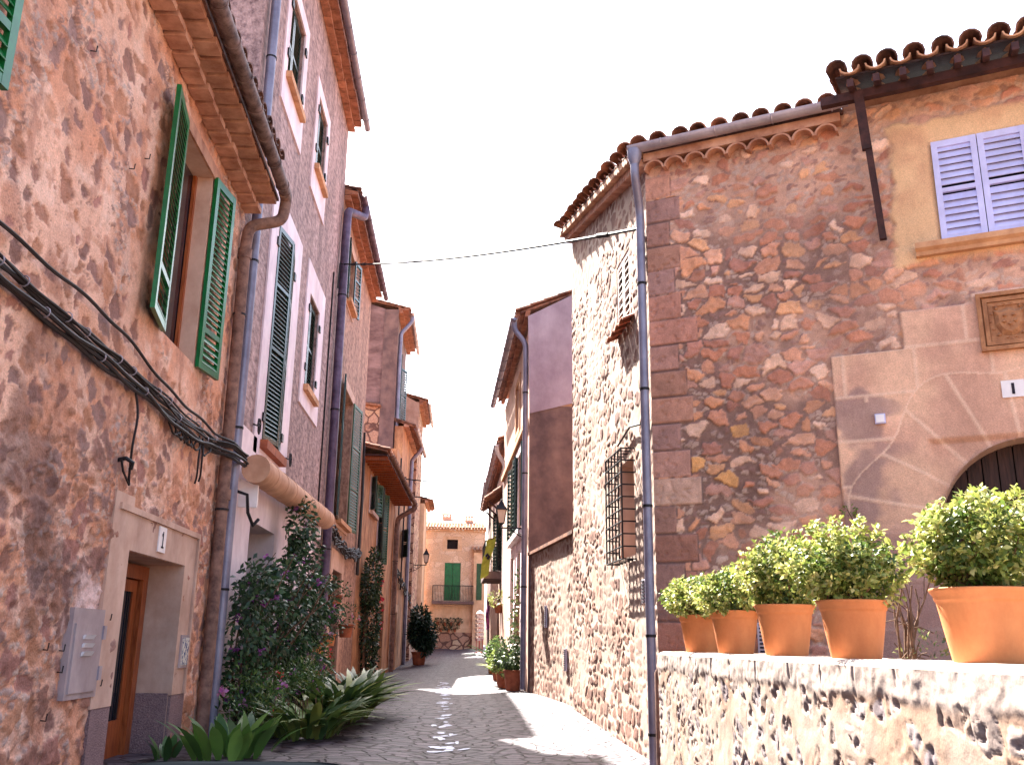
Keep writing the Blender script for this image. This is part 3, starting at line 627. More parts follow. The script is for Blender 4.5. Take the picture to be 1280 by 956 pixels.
# ------------------------------------------------------------------ left row: second house (pebbledash, white window bands)
h2 = thing('pebbledash_house', 'tall grey pebbledash house with white window bands behind the flowering climber', 'house', (XL, 17, 0))
WA = (14.5, 15.85, 10.75, 12.45); WB = (17.75, 18.95, 10.75, 12.35); WC = (14.95, 16.45, 4.35, 8.1); WD = (18.35, 19.65, 6.2, 8.15); DB = (14.65, 16.6, 0.0, 3.02)
mb = MB(); wall_sheet(mb, FL, 12.74, 22.3, -0.3, 14.2, (WA, WB, WC, WD, DB), rev=0.25, depth=7)
mb.build('wall', M['pebble'], h2)
sub('white_base', M['plaster_white'], h2, (12.76, 14.648, 0.002, 0.03, -0.3, 4.3), (16.602, 20.9, 0.002, 0.03, -0.3, 3.75), (14.648, 16.602, 0.002, 0.03, 3.022, 4.05), fr=FL)
for W, sw in ((WA, (14.2, 16.2, 10.1, 12.75)), (WB, (17.45, 19.3, 10.1, 12.65)), (WC, (14.4, 17.15, 4.06, 8.65)), (WD, (17.95, 20.3, 5.75, 8.75))):
    w = window(h2, FL, *W, rev=0.22); surround(w, FL, *sw, W, o=0.03)
    tall = W is WC
    if not tall: sub('sill', M['ochre_sill'], w, (W[0]-0.08, W[1]+0.08, 0.031, 0.13, W[2]-0.13, W[2]-0.01), fr=FL)
    else: sub('sill', M['terra_old'], w, (W[0]-0.1, W[1]+0.1, 0.031, 0.15, W[2]-0.16, W[2]-0.02), fr=FL)
    mid = (W[0]+W[1])/2; op = 0.16 if tall else 0.0
    for u, sg in ((W[0]+0.01, 1), (W[1]-0.01, -1)):
        a = op; al = FL.d*(sg*math.cos(a))+FL.n*math.sin(a); no = FL.n*math.cos(a)-FL.d*(sg*math.sin(a)); mb = MB()
        p = FL.p(u, 0.02 if tall else -0.08, 0); shutter(mb, (p.x, p.y), al, no, mid-W[0]-0.025, W[2]+0.02, W[3]-0.02, rails=(0.42, 0.72) if tall else (0.5,), pitch=0.07)
        mb.build('shutter', M['green_dark'], w)
    for u in (W[0]-0.05, W[1]+0.05):
        for z in (W[2]+0.35, W[3]-0.35): sub('hinge', M['iron'], w, (u-0.07, u+0.07, 0.028, 0.06, z-0.07, z+0.07), fr=FL)
for s in (0, 1):
    mb = MB(); mb.tube([FL.p(14.3+s*2.75, 0.03, 4.45)]+[FL.p(14.3+s*2.75-(0.22-0.018*i)*0.5*math.cos(i*0.9), 0.12+0.0*i, 4.5-0.1+(0.16-0.012*i)*math.sin(i*0.9)) for i in range(10)], 0.016, 6); mb.build('iron_scroll', M['iron'], h2)
mb = MB(); FL.box(mb, DB[0]+0.01, DB[1]-0.01, -0.55, -0.5, 0, DB[3]-0.01); d = mb.build('door', M['wood_dark'], h2)
mb = MB(); reveal(mb, FL, (DB[0]+.001, DB[1]-.001, DB[2], DB[3]-.001), 0.52, 0.031); mb.build('door_reveal', M['plaster_white'], h2)
eave(h2, FL, 12.74, 22.3, 14.42, 0.42, rise=0.2, mt=M['roof_dark'], corb=M['brick'], tiers=2, block=0.34, pitch=0.25, gm=M['zinc_blue'], seed=9, gr=0.085)
pipe(h2, 'downpipe', [FL.p(12.95, 0.5, 14.2), FL.p(12.95, 0.5, 13.95), FL.p(12.95, 0.13, 13.7), FL.p(12.95, 0.11, 13.0), FL.p(13.05, 0.11, 0.0)], 0.075, M['zinc_blue'], brackets=[FL.p(12.98, 0.11, 10), FL.p(13.0, 0.11, 6.6), FL.p(13.0, 0.11, 4.1), FL.p(13.03, 0.11, 1.9)])
t = thing('rolled_awning', 'tan rolled awning tube fixed below the tall louvred window', 'awning', FL.p(17.7, 0.3, 3.6))
mb = MB(); mb.tube([FL.p(13.5, 0.3, 3.62), FL.p(20.6, 0.3, 3.78)], 0.205, 20); mb.build('roll', M['awning'], t, smooth=True)
for i in range(8):
    mb = MB(); c = FL.p(14.2+i*0.82, 0.3, 3.636+0.0185*i); mb.tube([c-FL.d*0.012, c+FL.d*0.012], 0.211, 20); mb.build('seam', M['awning'], t, smooth=True)
sub('bracket', M['plate'], t, (13.75, 13.82, 0.03, 0.3, 3.1, 3.5), fr=FL); sub('bracket', M['plate'], t, (20.0, 20.07, 0.03, 0.3, 3.3, 3.6), fr=FL)
mb = MB(); mb.tube([FL.p(13.5, 0.03, 3.3), FL.p(13.55, 0.2, 3.25), FL.p(13.6, 0.22, 3.0), FL.p(13.85, 0.25, 2.85), FL.p(13.95, 0.3, 2.95)], 0.025, 7); mb.build('crank', M['iron'], t)

# ------------------------------------------------------------------ left row: third house (brown render, big green shutters)
h3 = thing('brown_house', 'brown rendered house with big dark green shutters beyond the grey pebbledash one', 'house', (XL, 26, 0))
W3 = (23.9, 25.0, 10.1, 11.6); W4 = (24.5, 26.6, 4.3, 7.85); N3 = (24.2, 26.0, 0.2, 3.0)
mb = MB(); wall_sheet(mb, FL, 22.32, 29.9, -0.3, 12.3, (W3, W4, N3), rev=0.25, depth=7); mb.build('wall', M['pebble_b'], h3)
for W, a1, a2, mm in ((W3, 0.1, 0.2, 'green_dark'), (W4, 0.12, 0.12, 'green_dark')):
    w = window(h3, FL, *W, rev=0.22); surround(w, FL, W[0]-0.25, W[1]+0.25, W[2]-0.2, W[3]+0.25, W, o=0.025, m=M['plaster_pink'])
    sub('sill', M['ochre_sill'], w, (W[0]-0.15, W[1]+0.15, 0.026, 0.16, W[2]-0.12, W[2]-0.01), fr=FL)
    for u, sg, a in ((W[0], -1, a1), (W[1], 1, a2)):
        al = FL.d*(sg*math.cos(a))+FL.n*math.sin(a); no = FL.n*math.cos(a)-FL.d*(sg*math.sin(a)); mb = MB(); p = FL.p(u, 0.04, 0)
        shutter(mb, (p.x, p.y), al, no, (W[1]-W[0])/2, W[2]-0.05, W[3]+0.03, rails=(0.33, 0.66), pitch=0.08); mb.build('shutter', M[mm if sg < 0 else 'green_pale'] if W is W4 else M[mm], w)  # big pair: far leaf gets a paler green than the near one
sub('door_surround', M['plaster_pink'], h3, (23.75, 24.198, 0.002, 0.05, 0, 3.5), (26.002, 26.4, 0.002, 0.05, 0, 3.5), (24.198, 26.002, 0.002, 0.05, 3.002, 3.5), fr=FL)
mb = MB(); FL.box(mb, N3[0]+.01, N3[1]-.01, -0.3, -0.24, N3[2], N3[3]-.01); mb.build('door', M['wood_dark'], h3)
eave(h3, FL, 22.32, 29.9, 12.5, 0.42, rise=0.18, mt=M['roof_dark'], corb=M['brick'], tiers=2, block=0.3, pitch=0.25, gm=M['pipe_purple'], seed=12, gr=0.085)
pipe(h3, 'downpipe', [FL.p(22.9, 0.5, 12.3), FL.p(22.9, 0.48, 12.0), FL.p(22.1, 0.15, 11.8), FL.p(22.05, 0.14, 11.0), FL.p(22.25, 0.14, 0.0)], 0.105, M['pipe_purple'], brackets=[FL.p(22.08, 0.14, 9.5), FL.p(22.12, 0.14, 6.6), FL.p(22.2, 0.14, 3.3), FL.p(22.22, 0.14, 1.5)])
t = thing('cable_tangle', 'tangle of dark cables looping under the big green shutters', 'cables', FL.p(25.5, 0.1, 3.6)); rr = random.Random(2)
mb = MB()
for k in range(12):
    pts = [FL.p(22.3+7.2*i/24, 0.1+0.08*rr.random(), 3.75-0.02*i*0+0.12*math.sin(i*0.9+k)*rr.random()-0.25*math.sin(i/24*math.pi)+0.02*k) for i in range(25)]
    mb.tube(pts, 0.022, 5)
mb.build('cable', M['cable'], t, smooth=True)
mb = MB()
for k in range(3): mb.tube([FL.p(29.2+0.12*k, 0.1, 7.6-k*.4), FL.p(29.25+0.1*k, 0.12, 5.5), FL.p(29.2+0.12*k, 0.1, 3.2)], 0.04, 6)
mb.build('riser', M['cable'], t, smooth=True)
mb = MB(); mb.tube([FL.p(21.3, 0.02, z) for z in (9.8, 7.5, 5, 3.8)], 0.02, 6); mb.build('thin_riser', M['cable'], t, smooth=True)

# ------------------------------------------------------------------ left row: low ochre house and the ones behind
F4 = FR((XL, 30), (0.022, 1), 1)
h4 = thing('low_ochre_house', 'low ochre house with wide boarded eave and dark and pale green shutters', 'house', (XL, 35, 0))
V1 = (2.6, 4.0, 5.6, 6.75); V2 = (5.3, 6.4, 4.1, 6.75); V3 = (7.6, 8.8, 0.0, 2.7)
mb = MB(); wall_sheet(mb, F4, -0.05, 11.2, -0.3, 7.2, (V1, V2, V3), rev=0.25, depth=7); mb.build('wall', M['ochre'], h4)
for W in (V1, V2):
    w = window(h4, F4, *W, rev=0.22)
    sub('surround', M['plaster_white'], w, (W[0]-0.35, W[0]-0.002, 0.002, 0.03, W[2]-0.1, W[3]+0.05), fr=F4)
    sub('sill', M['plaster_pink'], w, (W[0]-0.3, W[1]+0.2, 0.031, 0.14, W[2]-0.14, W[2]-0.01), fr=F4)
    for u, sg, a in ((W[0], -1, .4), (W[1], 1, 0.35)):
        al = F4.d*(sg*math.cos(a))+F4.n*math.sin(a); no = F4.n*math.cos(a)-F4.d*(sg*math.sin(a)); mb = MB(); p = F4.p(u, 0.04, 0)
        shutter(mb, (p.x, p.y), al, no, 0.5, W[2], W[3], rails=(0.5,), pitch=0.09); mb.build('shutter', M['green_dark' if sg < 0 else 'green_pale'], w)  # near leaf dark green, far leaf pale green
mb = MB(); F4.box(mb, V3[0]+.01, V3[1]-.01, -0.3, -0.24, 0, V3[3]-.01); mb.build('door', M['wood_dark'], h4)
sub('soffit_board', M['beam'], h4, (-0.05, 11.2, 0.03, 0.78, 7.02, 7.06), fr=F4)
mb = MB()
for i in range(22): F4.box(mb, 0.1+i*0.5, 0.2+i*0.5, 0.02, 0.8, 6.9, 7.02)
mb.build('rafter', M['wood_door'], h4)
eave(h4, F4, -0.05, 11.2, 7.3, 0.85, rise=0.22, mt=M['roof_tile'], tiers=0, pitch=0.25, gm=M['pipe_brown'], seed=15, gr=0.09)
pipe(h4, 'downpipe', [F4.p(11.1, 0.92, 7.0), F4.p(11.1, 0.9, 6.85), F4.p(11.2, 0.2, 6.45), F4.p(11.25, 0.14, 6.0), F4.p(11.4, 0.14, 0.0)], 0.11, M['pipe_brown'], brackets=[F4.p(11.3, 0.14, 4.6), F4.p(11.35, 0.14, 2.4)])

h5 = thing('tall_gable_house', 'tall house with weathered grey gable rising behind the low ochre roof', 'house', (-3.55, 47, 0))
F5 = FR((-3.5, 44), (0.0, 1), 1)
mb = MB(); wall_sheet(mb, F5, 0.001, 7.0, -0.3, 16.9, ((1.6, 3.2, 12.2, 15.0),), rev=0.2, depth=5); mb.build('wall', M['gable_brown'], h5)
mb = MB()   # gable face seen down the street, in bands
mb.add([(-8.5, 43.97, 12.3), (-4.15, 43.97, 12.3), (-4.15, 43.97, 17.05), (-8.5, 43.97, 18.4)], [(0, 1, 2, 3)]); mb.build('gable_panel', M['gable_grey'], h5)
mb = MB(); mb.box(-4.15, -3.46, 43.88, 43.99, 7.0, 17.0); mb.build('gable_pier', M['gable_brown'], h5)
mb = MB(); mb.box(-8.5, -4.152, 43.93, 43.99, 9.0, 12.2); mb.build('fieldstone_panel', M['stone_far'], h5)
mb = MB(); mb.obox((-6.3, 43.85, 12.38), (2.2, 0, -0.28), (0, 0.14, 0), (0, 0, 0.05)); mb.build('string_course', M['roof_tile'], h5)
w = window(h5, F5, 1.6, 3.2, 12.2, 15.0, rev=0.2)
mb = MB(); shutter(mb, (-3.47, 45.6), (0.25, -1, 0), (1, 0.25, 0), 0.8, 12.2, 15.0, pitch=0.12); shutter(mb, (-3.47, 47.2), (0.35, 1, 0), (1, -0.35, 0), 0.8, 12.2, 15.0, pitch=0.12); mb.build('shutter', M['green_dark'], w)
eave(h5, F5, 0.0, 7.0, 17.15, 0.6, rise=0.24, mt=M['roof_tile'], corb=M['brick'], tiers=2, block=0.35, pitch=0.26, gm=M['zinc'], seed=18, gr=0.1)
pipe(h5, 'downpipe', [F5.p(0.5, 0.68, 16.95), F5.p(0.5, 0.66, 16.6), F5.p(0.3, 0.16, 15.9), F5.p(0.3, 0.14, 15.0), F5.p(0.3, 0.14, 7.5)], 0.1, M['zinc_blue'])

F6 = FR((-3.05, 41.6), (0.022, 1), 1)
h6 = thing('narrow_front_house', 'narrow ochre house front with small tiled eave left of the street lamp', 'house', (-3.0, 46, 0))
mb = MB(); U1 = (1.3, 2.9, 0, 2.55); U2 = (3.8, 5.3, 5.1, 6.4)
wall_sheet(mb, F6, 0, 9.5, -0.3, 9.6, (U1, U2), rev=0.25, depth=0.42); mb.build('wall', M['ochre'], h6)
mb = MB(); F6.box(mb, U1[0]+.01, U1[1]-.01, -0.3, -0.22, 0, 2.54); mb.build('door', M['wood_door'], h6)
sub('door_surround', M['ochre_far'], h6, (0.95, 1.298, 0.002, 0.05, 0, 2.9), (2.902, 3.25, 0.002, 0.05, 0, 2.9), (1.298, 2.902, 0.002, 0.05, 2.552, 2.9), fr=F6)
w = window(h6, F6, *U2)
mb = MB(); p = F6.p(U2[0], .04, 0); shutter(mb, (p.x, p.y), (0.5, -1, 0), (1, .5, 0), 0.7, 5.1, 6.4, pitch=0.1); mb.build('shutter', M['green_dark'], w)
eave(h6, F6, 2.5, 9.5, 11.3, 0.55, rise=0.3, mt=M['roof_tile'], corb=M['corbel'], tiers=1, block=0.4, pitch=0.26, gm=M['zinc'], seed=20, gr=0.1)
sub('upper_wall', M['ochre'], h6, (2.5, 9.5, -0.42, -0.004, 9.6, 11.2), fr=F6)
pipe(h6, 'downpipe', [F6.p(6.5, 0.62, 11.0), F6.p(6.5, 0.55, 10.8), F6.p(6.5, 0.14, 10.3), F6.p(6.5, 0.12, 9), F6.p(6.5, 0.12, 0)], 0.1, M['zinc_blue'])
t = thing('cable_run', 'thin dark cables and clips along the narrow ochre house front', 'cables', F6.p(3, 0.1, 4)); mb = MB(); rr = random.Random(6)
for k in range(5): mb.tube([F6.p(0.2+9*i/16, 0.08+.1*rr.random(), 4.3-0.2*math.sin(i*1.1+k)-0.06*i) for i in range(17)], 0.03, 5)
mb.build('cable', M['cable'], t)
mb = MB(); mb.tube([F6.p(0.7, 0.1, 3.6), F6.p(0.7, 0.12, 9.3)], 0.04, 6); mb.tube([F6.p(3.4, 0.1, 3.6), F6.p(3.4, 0.12, 8.9)], 0.04, 6)
for z in (8.0, 8.8): mb.tube([F6.p(3.4, 0.1, z), F6.p(3.4, 1.2, z-0.1)], 0.03, 5)
mb.build('riser', M['cable'], t)

F7 = FR((-2.68, 51.2), (0.0, 1), 1)
h7 = thing('fieldstone_gable_house', 'fieldstone gabled house with orange eave at the far shaded end', 'house', (-2.7, 54, 0.3))
mb = MB(); wall_sheet(mb, F7, 0.001, 6.0, -0.3, 14.2, (), depth=5.5); mb.build('wall', M['stone_far'], h7)
mb = MB(); mb.add([(-3.4, 51.17, 11.6), (-2.66, 51.17, 11.6), (-2.66, 51.17, 14.1), (-3.4, 51.17, 14.5)], [(0, 1, 2, 3)]); mb.build('rendered_panel', M['plaster_pink'], h7)
eave(h7, F7, 0.0, 6.0, 14.35, 0.5, rise=0.26, mt=M['roof_tile'], corb=M['brick'], tiers=2, block=0.3, pitch=0.26, gm=M['zinc'], seed=22, gr=0.09)
F8 = FR((-2.42, 57.3), (0.0, 1), 1)
h8 = thing('low_end_house', 'low house with small tiled eave just left of the facing house', 'house', (-2.4, 59, 0.5))
mb = MB(); wall_sheet(mb, F8, 0.001, 4.4, -0.3, 9.4, (), depth=4); mb.build('wall', M['ochre_far'], h8)
eave(h8, F8, 0.0, 4.4, 9.6, 0.5, rise=0.26, mt=M['roof_tile'], corb=M['corbel'], tiers=1, block=0.3, pitch=0.26, gut=False, seed=24)

# ------------------------------------------------------------------ house that closes the street
h9 = thing('facing_house', 'pale ochre house facing down the street with green balcony doors', 'house', (-0.6, 62, 0.8))
FF = FR((-3.2, 62), (1, 0.0), 1)     # u = x + 3.2, outwards = -y
X0 = 3.2
BD = (-1.17+X0, -0.13+X0, 3.86, 6.25); AW = (-1.06+X0, -0.36+X0, 7.13, 7.74)
mb = MB(); wall_sheet(mb, FF, 0.35, 4.62, 0.3, 8.32, (BD, AW), rev=0.25, depth=6); mb.build('wall', M['stone_block'], h9)
sub('lower_wall', M['ochre_far'], h9, (1.15, 4.05, 0.004, 0.03, 1.9, 3.5), fr=FF)
sub('fieldstone_base', M['stone_far'], h9, (1.15, 4.05, 0.004, 0.04, 0.6, 1.9), fr=FF)
sub('window_band', M['ochre_far'], h9, (AW[0]-0.28, AW[0]-0.002, 0.004, 0.03, 7.0, 7.95), (AW[1]+0.002, AW[1]+0.28, 0.004, 0.03, 7.0, 7.95), (AW[0]-0.002, AW[1]+0.002, 0.004, 0.03, 7.742, 7.95), (AW[0]-0.002, AW[1]+0.002, 0.004, 0.03, 7.0, 7.128), fr=FF)
window(h9, FF, *AW, glass=M['dark'])
mb = MB()
for a, b in ((BD[0]+.01, (BD[0]+BD[1])/2-.01), ((BD[0]+BD[1])/2+.01, BD[1]-.01)):
    FF.box(mb, a, b, -0.1, -0.06, BD[2], BD[3]-.01)
    for i in range(3): FF.box(mb, a+.07, b-.07, -0.06, -0.045, BD[2]+0.1+i*0.78, BD[2]+0.75+i*0.78)
mb.build('balcony_door', M['green'], h9)
mb = MB(); FF.box(mb, 1.28, 3.95, 0.002, 0.75, 3.62, 3.8); bs = mb.build('balcony', M['gable_brown'], h9)
mb = MB()
for i in range(27): u = 1.32+2.58*i/26; mb.tube([FF.p(u, 0.7, 3.8), FF.p(u, 0.7, 4.75)], 0.012, 5)
for j in range(8):
    for u in (1.32, 3.9): mb.tube([FF.p(u, 0.04+j*.09, 3.8), FF.p(u, 0.04+j*.09, 4.75)], 0.012, 5)
mb.tube([FF.p(1.32, 0.02, 4.76), FF.p(1.32, 0.7, 4.76), FF.p(3.9, 0.7, 4.76), FF.p(3.9, 0.02, 4.76)], 0.025, 6)
mb.build('railing', M['iron'], bs)
mb = MB(); FF.box(mb, 3.9, 4.62, 0.002, 0.35, 0.3, 6.9); mb.build('side_wing', M['ochre_far'], h9)
mb = MB(); tile_roof(mb, FF.p(3.85, 0.5, 6.95), (1, 0, 0), (0, .9, .45), 4, .25, 2, seed=3); mb.build('wing_roof', M['roof_pale'], h9)
mb = MB(); FF.box(mb, 4.1, 4.45, 0.352, 0.38, 3.9, 6.2); mb.build('shutter', M['green_pale'], h9)
eave(h9, FF, 0.3, 4.7, 8.42, 0.4, rise=0.25, mt=M['roof_pale'], corb=M['ochre_far'], tiers=1, block=0.25, pitch=0.2, courses=9, gut=False, seed=28)
for (x, y, z, w, hh, nm, lb) in ((0.34, 64.0, 8.75, 0.24, 0.75, 'chimney', None), (-1.2, 66.5, 9.45, 0.3, 0.5, 'chimney', None)):
    mb = MB(); mb.box(x-w, x+w, y-w, y+w, z-0.6, z+hh*0.55); mb.box(x-w*1.15, x+w*1.15, y-w*1.15, y+w*1.15, z+hh*0.55, z+hh*0.62)
    for dx in (-1, 0, 1):
        for dy in (-1, 1): mb.box(x+dx*w*0.8-0.05, x+dx*w*0.8+0.05, y+dy*w*0.8-0.05, y+dy*w*0.8+0.05, z+hh*0.62, z+hh)
    mb.add([(x-w*1.3, y-w*1.3, z+hh), (x+w*1.3, y-w*1.3, z+hh), (x+w*1.3, y+w*1.3, z+hh), (x-w*1.3, y+w*1.3, z+hh), (x, y, z+hh*1.35)], [(0, 1, 4), (1, 2, 4), (2, 3, 4), (3, 0, 4), (3, 2, 1, 0)])
    mb.build(nm, M['plaster_pink'], h9)
# ------------------------------------------------------------------ right: sunlit corner house
CA = (2.12, 10.38)
FS = FR(CA, (-0.0573, 0.998), -1)                       # side wall on the street
aF = math.radians(61.5); FX = FR((CA[0]-0.11*math.sin(aF), CA[1]+0.11*math.cos(aF)), (math.sin(aF), -math.cos(aF)), 1)   # front wall towards the terrace
hr = thing('corner_house', 'old rubble stone corner house with arched doorway and sunlit side wall', 'house', (2.0, 10.4, 0))
GW = (0.95, 1.75, 2.3, 3.5); SW = (0.95, 1.7, 5.28, 6.28)
def f_side(U, Z):
    wx = U+0.06*(fbm(U*4, Z*4, 105)-0.5)*2+0.02*(fbm(U*20, Z*20, 106, 3)-0.5)*2; wz = Z+0.07*(fbm(U*3, Z*3, 109)-0.5)*2+0.02*(fbm(U*20, Z*20, 107, 3)-0.5)*2
    row = np.floor(wz/0.17); wx2 = wx+_h(row, row*0, 9)*0.3
    f1, f2, a, b, c = voro(wx2/0.27, wz/0.17, 121, 0.75)
    th = 0.07+0.26*a; m = sst(th, th+0.12, f2-f1+(fbm(U*14, Z*14, 111, 4)-0.5)*0.4)*(b > 0.1)
    st = pal([(132, 92, 78), (142, 102, 88), (120, 78, 66), (150, 112, 98), (110, 70, 60), (136, 94, 78)], c)*(0.7+0.6*fbm(U*12, Z*12, 114, 4)[..., None])
    mo = mix(bc((184, 164, 150), U), bc((168, 142, 126), U), sst(0.4, 0.6, fbm(U*2, Z*2, 132, 4)))
    C = mix(mo, st, m*0.95)
    cover = sst(0.52, 0.64, fbm(U*1.1, Z*1.1, 131, 5))
    C = mix(C, bc((180, 158, 146), U), cover*0.5)
    D = (0.003+0.008*b)*m+0.016*(fbm(U*3, Z*3, 171, 3)-0.5)+0.007*(fbm(U*17, Z*17, 172, 4)-0.5)*(0.5+0.5*m)
    D -= 0.014*sst(0.64, 0.76, fbm(U*8, Z*10, 181, 4))*m
    return D*(1-0.5*cover), C
ztop_s = lambda U: 6.93+0.26*U
def rake(h): return lambda U, Z: Z > 6.93+0.26*U
rubble('side_wall', FS, 0.0, 5.28, -0.1, 8.5, 0.016, 0.016, f_side, [GW, SW, (-1, 9, 6.9, 9.9, rake(0))], M['rub_s'], hr)
CRV = (3.86, 2.36, 0.86)   # arch centre u, z, radius
def arch_in(U, Z): return (np.hypot(U-CRV[0], Z-CRV[1]) < CRV[2]) | ((abs(U-CRV[0]) < CRV[2]) & (Z < CRV[1]))
XW = (3.3, 4.18, 5.36, 6.46)
ASH = [(2.1, 9, -1, 4.24), (2.82, 9, 4.2, 4.64), (3.5, 9, 4.6, 4.75)]
def f_front(U, Z):
    j1 = 0.03*(fbm(U*15, Z*15, 206, 3)-0.5)*2
    wx = U+0.12*(fbm(U*2.6, Z*2.6, 205)-0.5)*2+j1; wz = Z+0.09*(fbm(U*2.6, Z*2.6, 209)-0.5)*2+0.025*(fbm(U*15, Z*15, 208, 3)-0.5)*2
    f1, f2, a, b, c = voro(wx/0.235, wz/0.145, 233, 0.95)
    hi = sst(5.5, 6.3, Z+1.1*(fbm(U*1.3, Z*1.3, 201)-0.5))
    rag = (fbm(U*13, Z*13, 211, 4)-0.5)*0.42
    th = 0.06+0.36*(a-0.2)*(a > 0.3)+0.08*hi
    m = sst(th, th+0.09, f2-f1+rag)*(b > 0.1)
    g1, g2, ga, gb, gc = voro(wx/0.075, wz/0.058, 277, 0.95); m2 = sst(0.12, 0.26, g2-g1)*(gb > 0.5)*(1-m)
    st = pal([(168, 114, 92), (182, 132, 108), (152, 98, 80), (190, 148, 126), (176, 120, 90), (164, 118, 104), (184, 132, 98), (150, 100, 86), (196, 156, 136), (170, 110, 86), (178, 124, 100), (158, 106, 86)], c)
    st = mix(st, bc((186, 132, 72), U), ((c > 0.48) & (c < 0.5))*0.8)
    st = st*(0.95+0.8*fbm(U*14, Z*14, 214, 5)[..., None])*(0.92+0.35*b[..., None])
    mo = mix(bc((138, 104, 94), U), bc((204, 156, 134), U), np.clip(0.85*hi+0.7*sst(0.52, 0.66, fbm(U*0.9, Z*0.9, 219, 4))+0.5*sst(1.9, 2.9, U)*sst(4.0, 4.6, Z), 0, 1))
    mo = mo*(0.75+0.5*fbm(U*18, Z*18, 224, 4)[..., None])
    C = mix(mix(mo, pal([(178, 146, 134), (148, 108, 100), (196, 164, 150)], gc), m2*0.8), st, m)
    smear = sst(0.55, 0.66, fbm(U*1.7+3, Z*1.7, 226, 5)); C = mix(C, mo, smear*0.3)
    D = 0.020*m*(0.3+b)+0.008*m2+0.018*(fbm(U*9, Z*9, 272, 4)-0.5)+0.018*(fbm(U*28, Z*28, 273, 3)-0.5)*(0.3+m); D = D*(1-0.5*smear)
    # quoins up the corner
    row = np.floor((Z+0.05)/0.31); fz = (Z+0.05)/0.31-row; wq = 0.11+0.24+0.34*_h(row, row*0+3, 44); 
    eq = np.minimum(np.minimum(fz, 1-fz)*0.31, wq-U+0.02*(fbm(U*12, Z*12, 6)-0.5))
    q = sst(0.0, 0.004, eq)*(Z < 6.75); qm = sst(0.004, 0.016, eq)
    qc = pal([(176, 128, 114), (162, 116, 104), (152, 112, 104), (198, 156, 138), (186, 132, 112), (170, 116, 100)], _h(row, row*0+8, 45))*(0.72+0.5*fbm(U*14, Z*14, 46, 4)[..., None])*(0.8+0.55*_h(row, row*0+5, 49)[..., None])
    pit = sst(0.62, 0.72, fbm(U*22, Z*22, 47, 3))
    C = mix(C, mix(bc((110, 84, 82), U), qc, qm), q); D = D*(1-q)+q*(0.022*qm-0.012*pit*qm)
    # ochre render round the upper window
    oc = sst(0.44, 0.56, 0.5+np.minimum(np.minimum((U-2.86)*1.4, (Z-5.16)*1.6), (6.78-Z)*1.6)+0.35*(fbm(U*4, Z*4, 61, 4)-0.5))
    occ = mix(bc((228, 182, 138), U), bc((212, 160, 122), U), sst(0.4, 0.65, fbm(U*2.2, Z*2.2, 62, 4)))
    C = mix(C, occ, oc); D = D*(1-oc)+oc*(0.028+0.010*(fbm(U*7, Z*7, 63, 4)-0.5))
    # dressed stones of the doorway: stepped outline, joints, voussoirs
    inn = np.full(U.shape, -9.0)
    for r in ASH:
        inn = np.maximum(inn, np.minimum(np.minimum(U-r[0], r[1]-U), np.minimum(Z-r[2], r[3]-Z)))
    inn = inn+0.012*(fbm(U*8, Z*8, 64)-0.5)
    s = sst(0.0, 0.012, inn)
    ang = np.degrees(np.arctan2(Z-CRV[1], CRV[0]-U)); R = np.hypot(U-CRV[0], Z-CRV[1])
    vous = (R < 1.62+0.10*np.sin(ang*0.13)) & (Z > CRV[1]-0.0)
    k = ang/18.0+0.3; jr = np.abs(k-np.round(k))*math.radians(18)*R
    jz = np.abs((Z-2.36)/0.47-np.round((Z-2.36)/0.47))*0.47
    off = 0.25*np.floor((Z-2.36)/0.47+0.0); jx = np.abs(((U-2.82+off*0.8)/0.7)-np.round((U-2.82+off*0.8)/0.7))*0.7
    jb = np.minimum(jz, np.where(Z > 3.7, jx, 9)); rim = np.abs(R-1.62-0.10*np.sin(ang*0.13))
    j = np.where(vous, jr, np.minimum(jb, np.where(Z > CRV[1], rim, 9)))
    jm = sst(0.026, 0.010, j)*sst(0.25, 0.5, fbm(U*3, Z*3, 65, 3)+0.22)
    kk = np.round(k)*vous+(np.round((Z-2.36)/0.47)*7+3)*(1-vous)
    ac = mix(bc((226, 178, 150), U), bc((208, 158, 136), U), sst(0.35, 0.65, fbm(U*1.8, Z*1.8, 66, 4)))*(0.84+0.32*_h(kk.astype(int), kk.astype(int)*0, 67)[..., None])
    grey = sst(0.5, 0.62, fbm(U*1.7+4, Z*2.2, 68, 4))*sst(2.95, 2.5, U)
    ac = mix(ac, bc((146, 116, 116), U), grey*0.7)
    ac = mix(ac, bc((238, 198, 174), U), jm*0.6)
    ac = mix(ac, bc((150, 112, 108), U), sst(2.62, 2.3, Z+0.12*fbm(U*4, Z*4, 69))*0.75)
    ac = ac*(0.9+0.2*fbm(U*18, Z*18, 70, 3)[..., None])
    C = mix(C, ac, s); D = D*(1-s)+s*(0.045+0.006*(fbm(U*10, Z*10, 73, 3)-0.5)+0.004*jm)
    return D, C
rubble('front_wall', FX, 0.11, 6.5, -0.1, 7.1, 0.014, 0.014, f_front, [XW, (CRV[0]-CRV[2], CRV[0]+CRV[2], -0.1, CRV[1]+CRV[2], arch_in)], M['rub_r'], hr)
for f_, h_, r_ in ((FX, XW, .2), (FS, GW, .3), (FS, SW, .2)):
    mb = MB(); reveal(mb, f_, h_, r_); mb.build('window_reveal', M['plaster_pink'], hr)
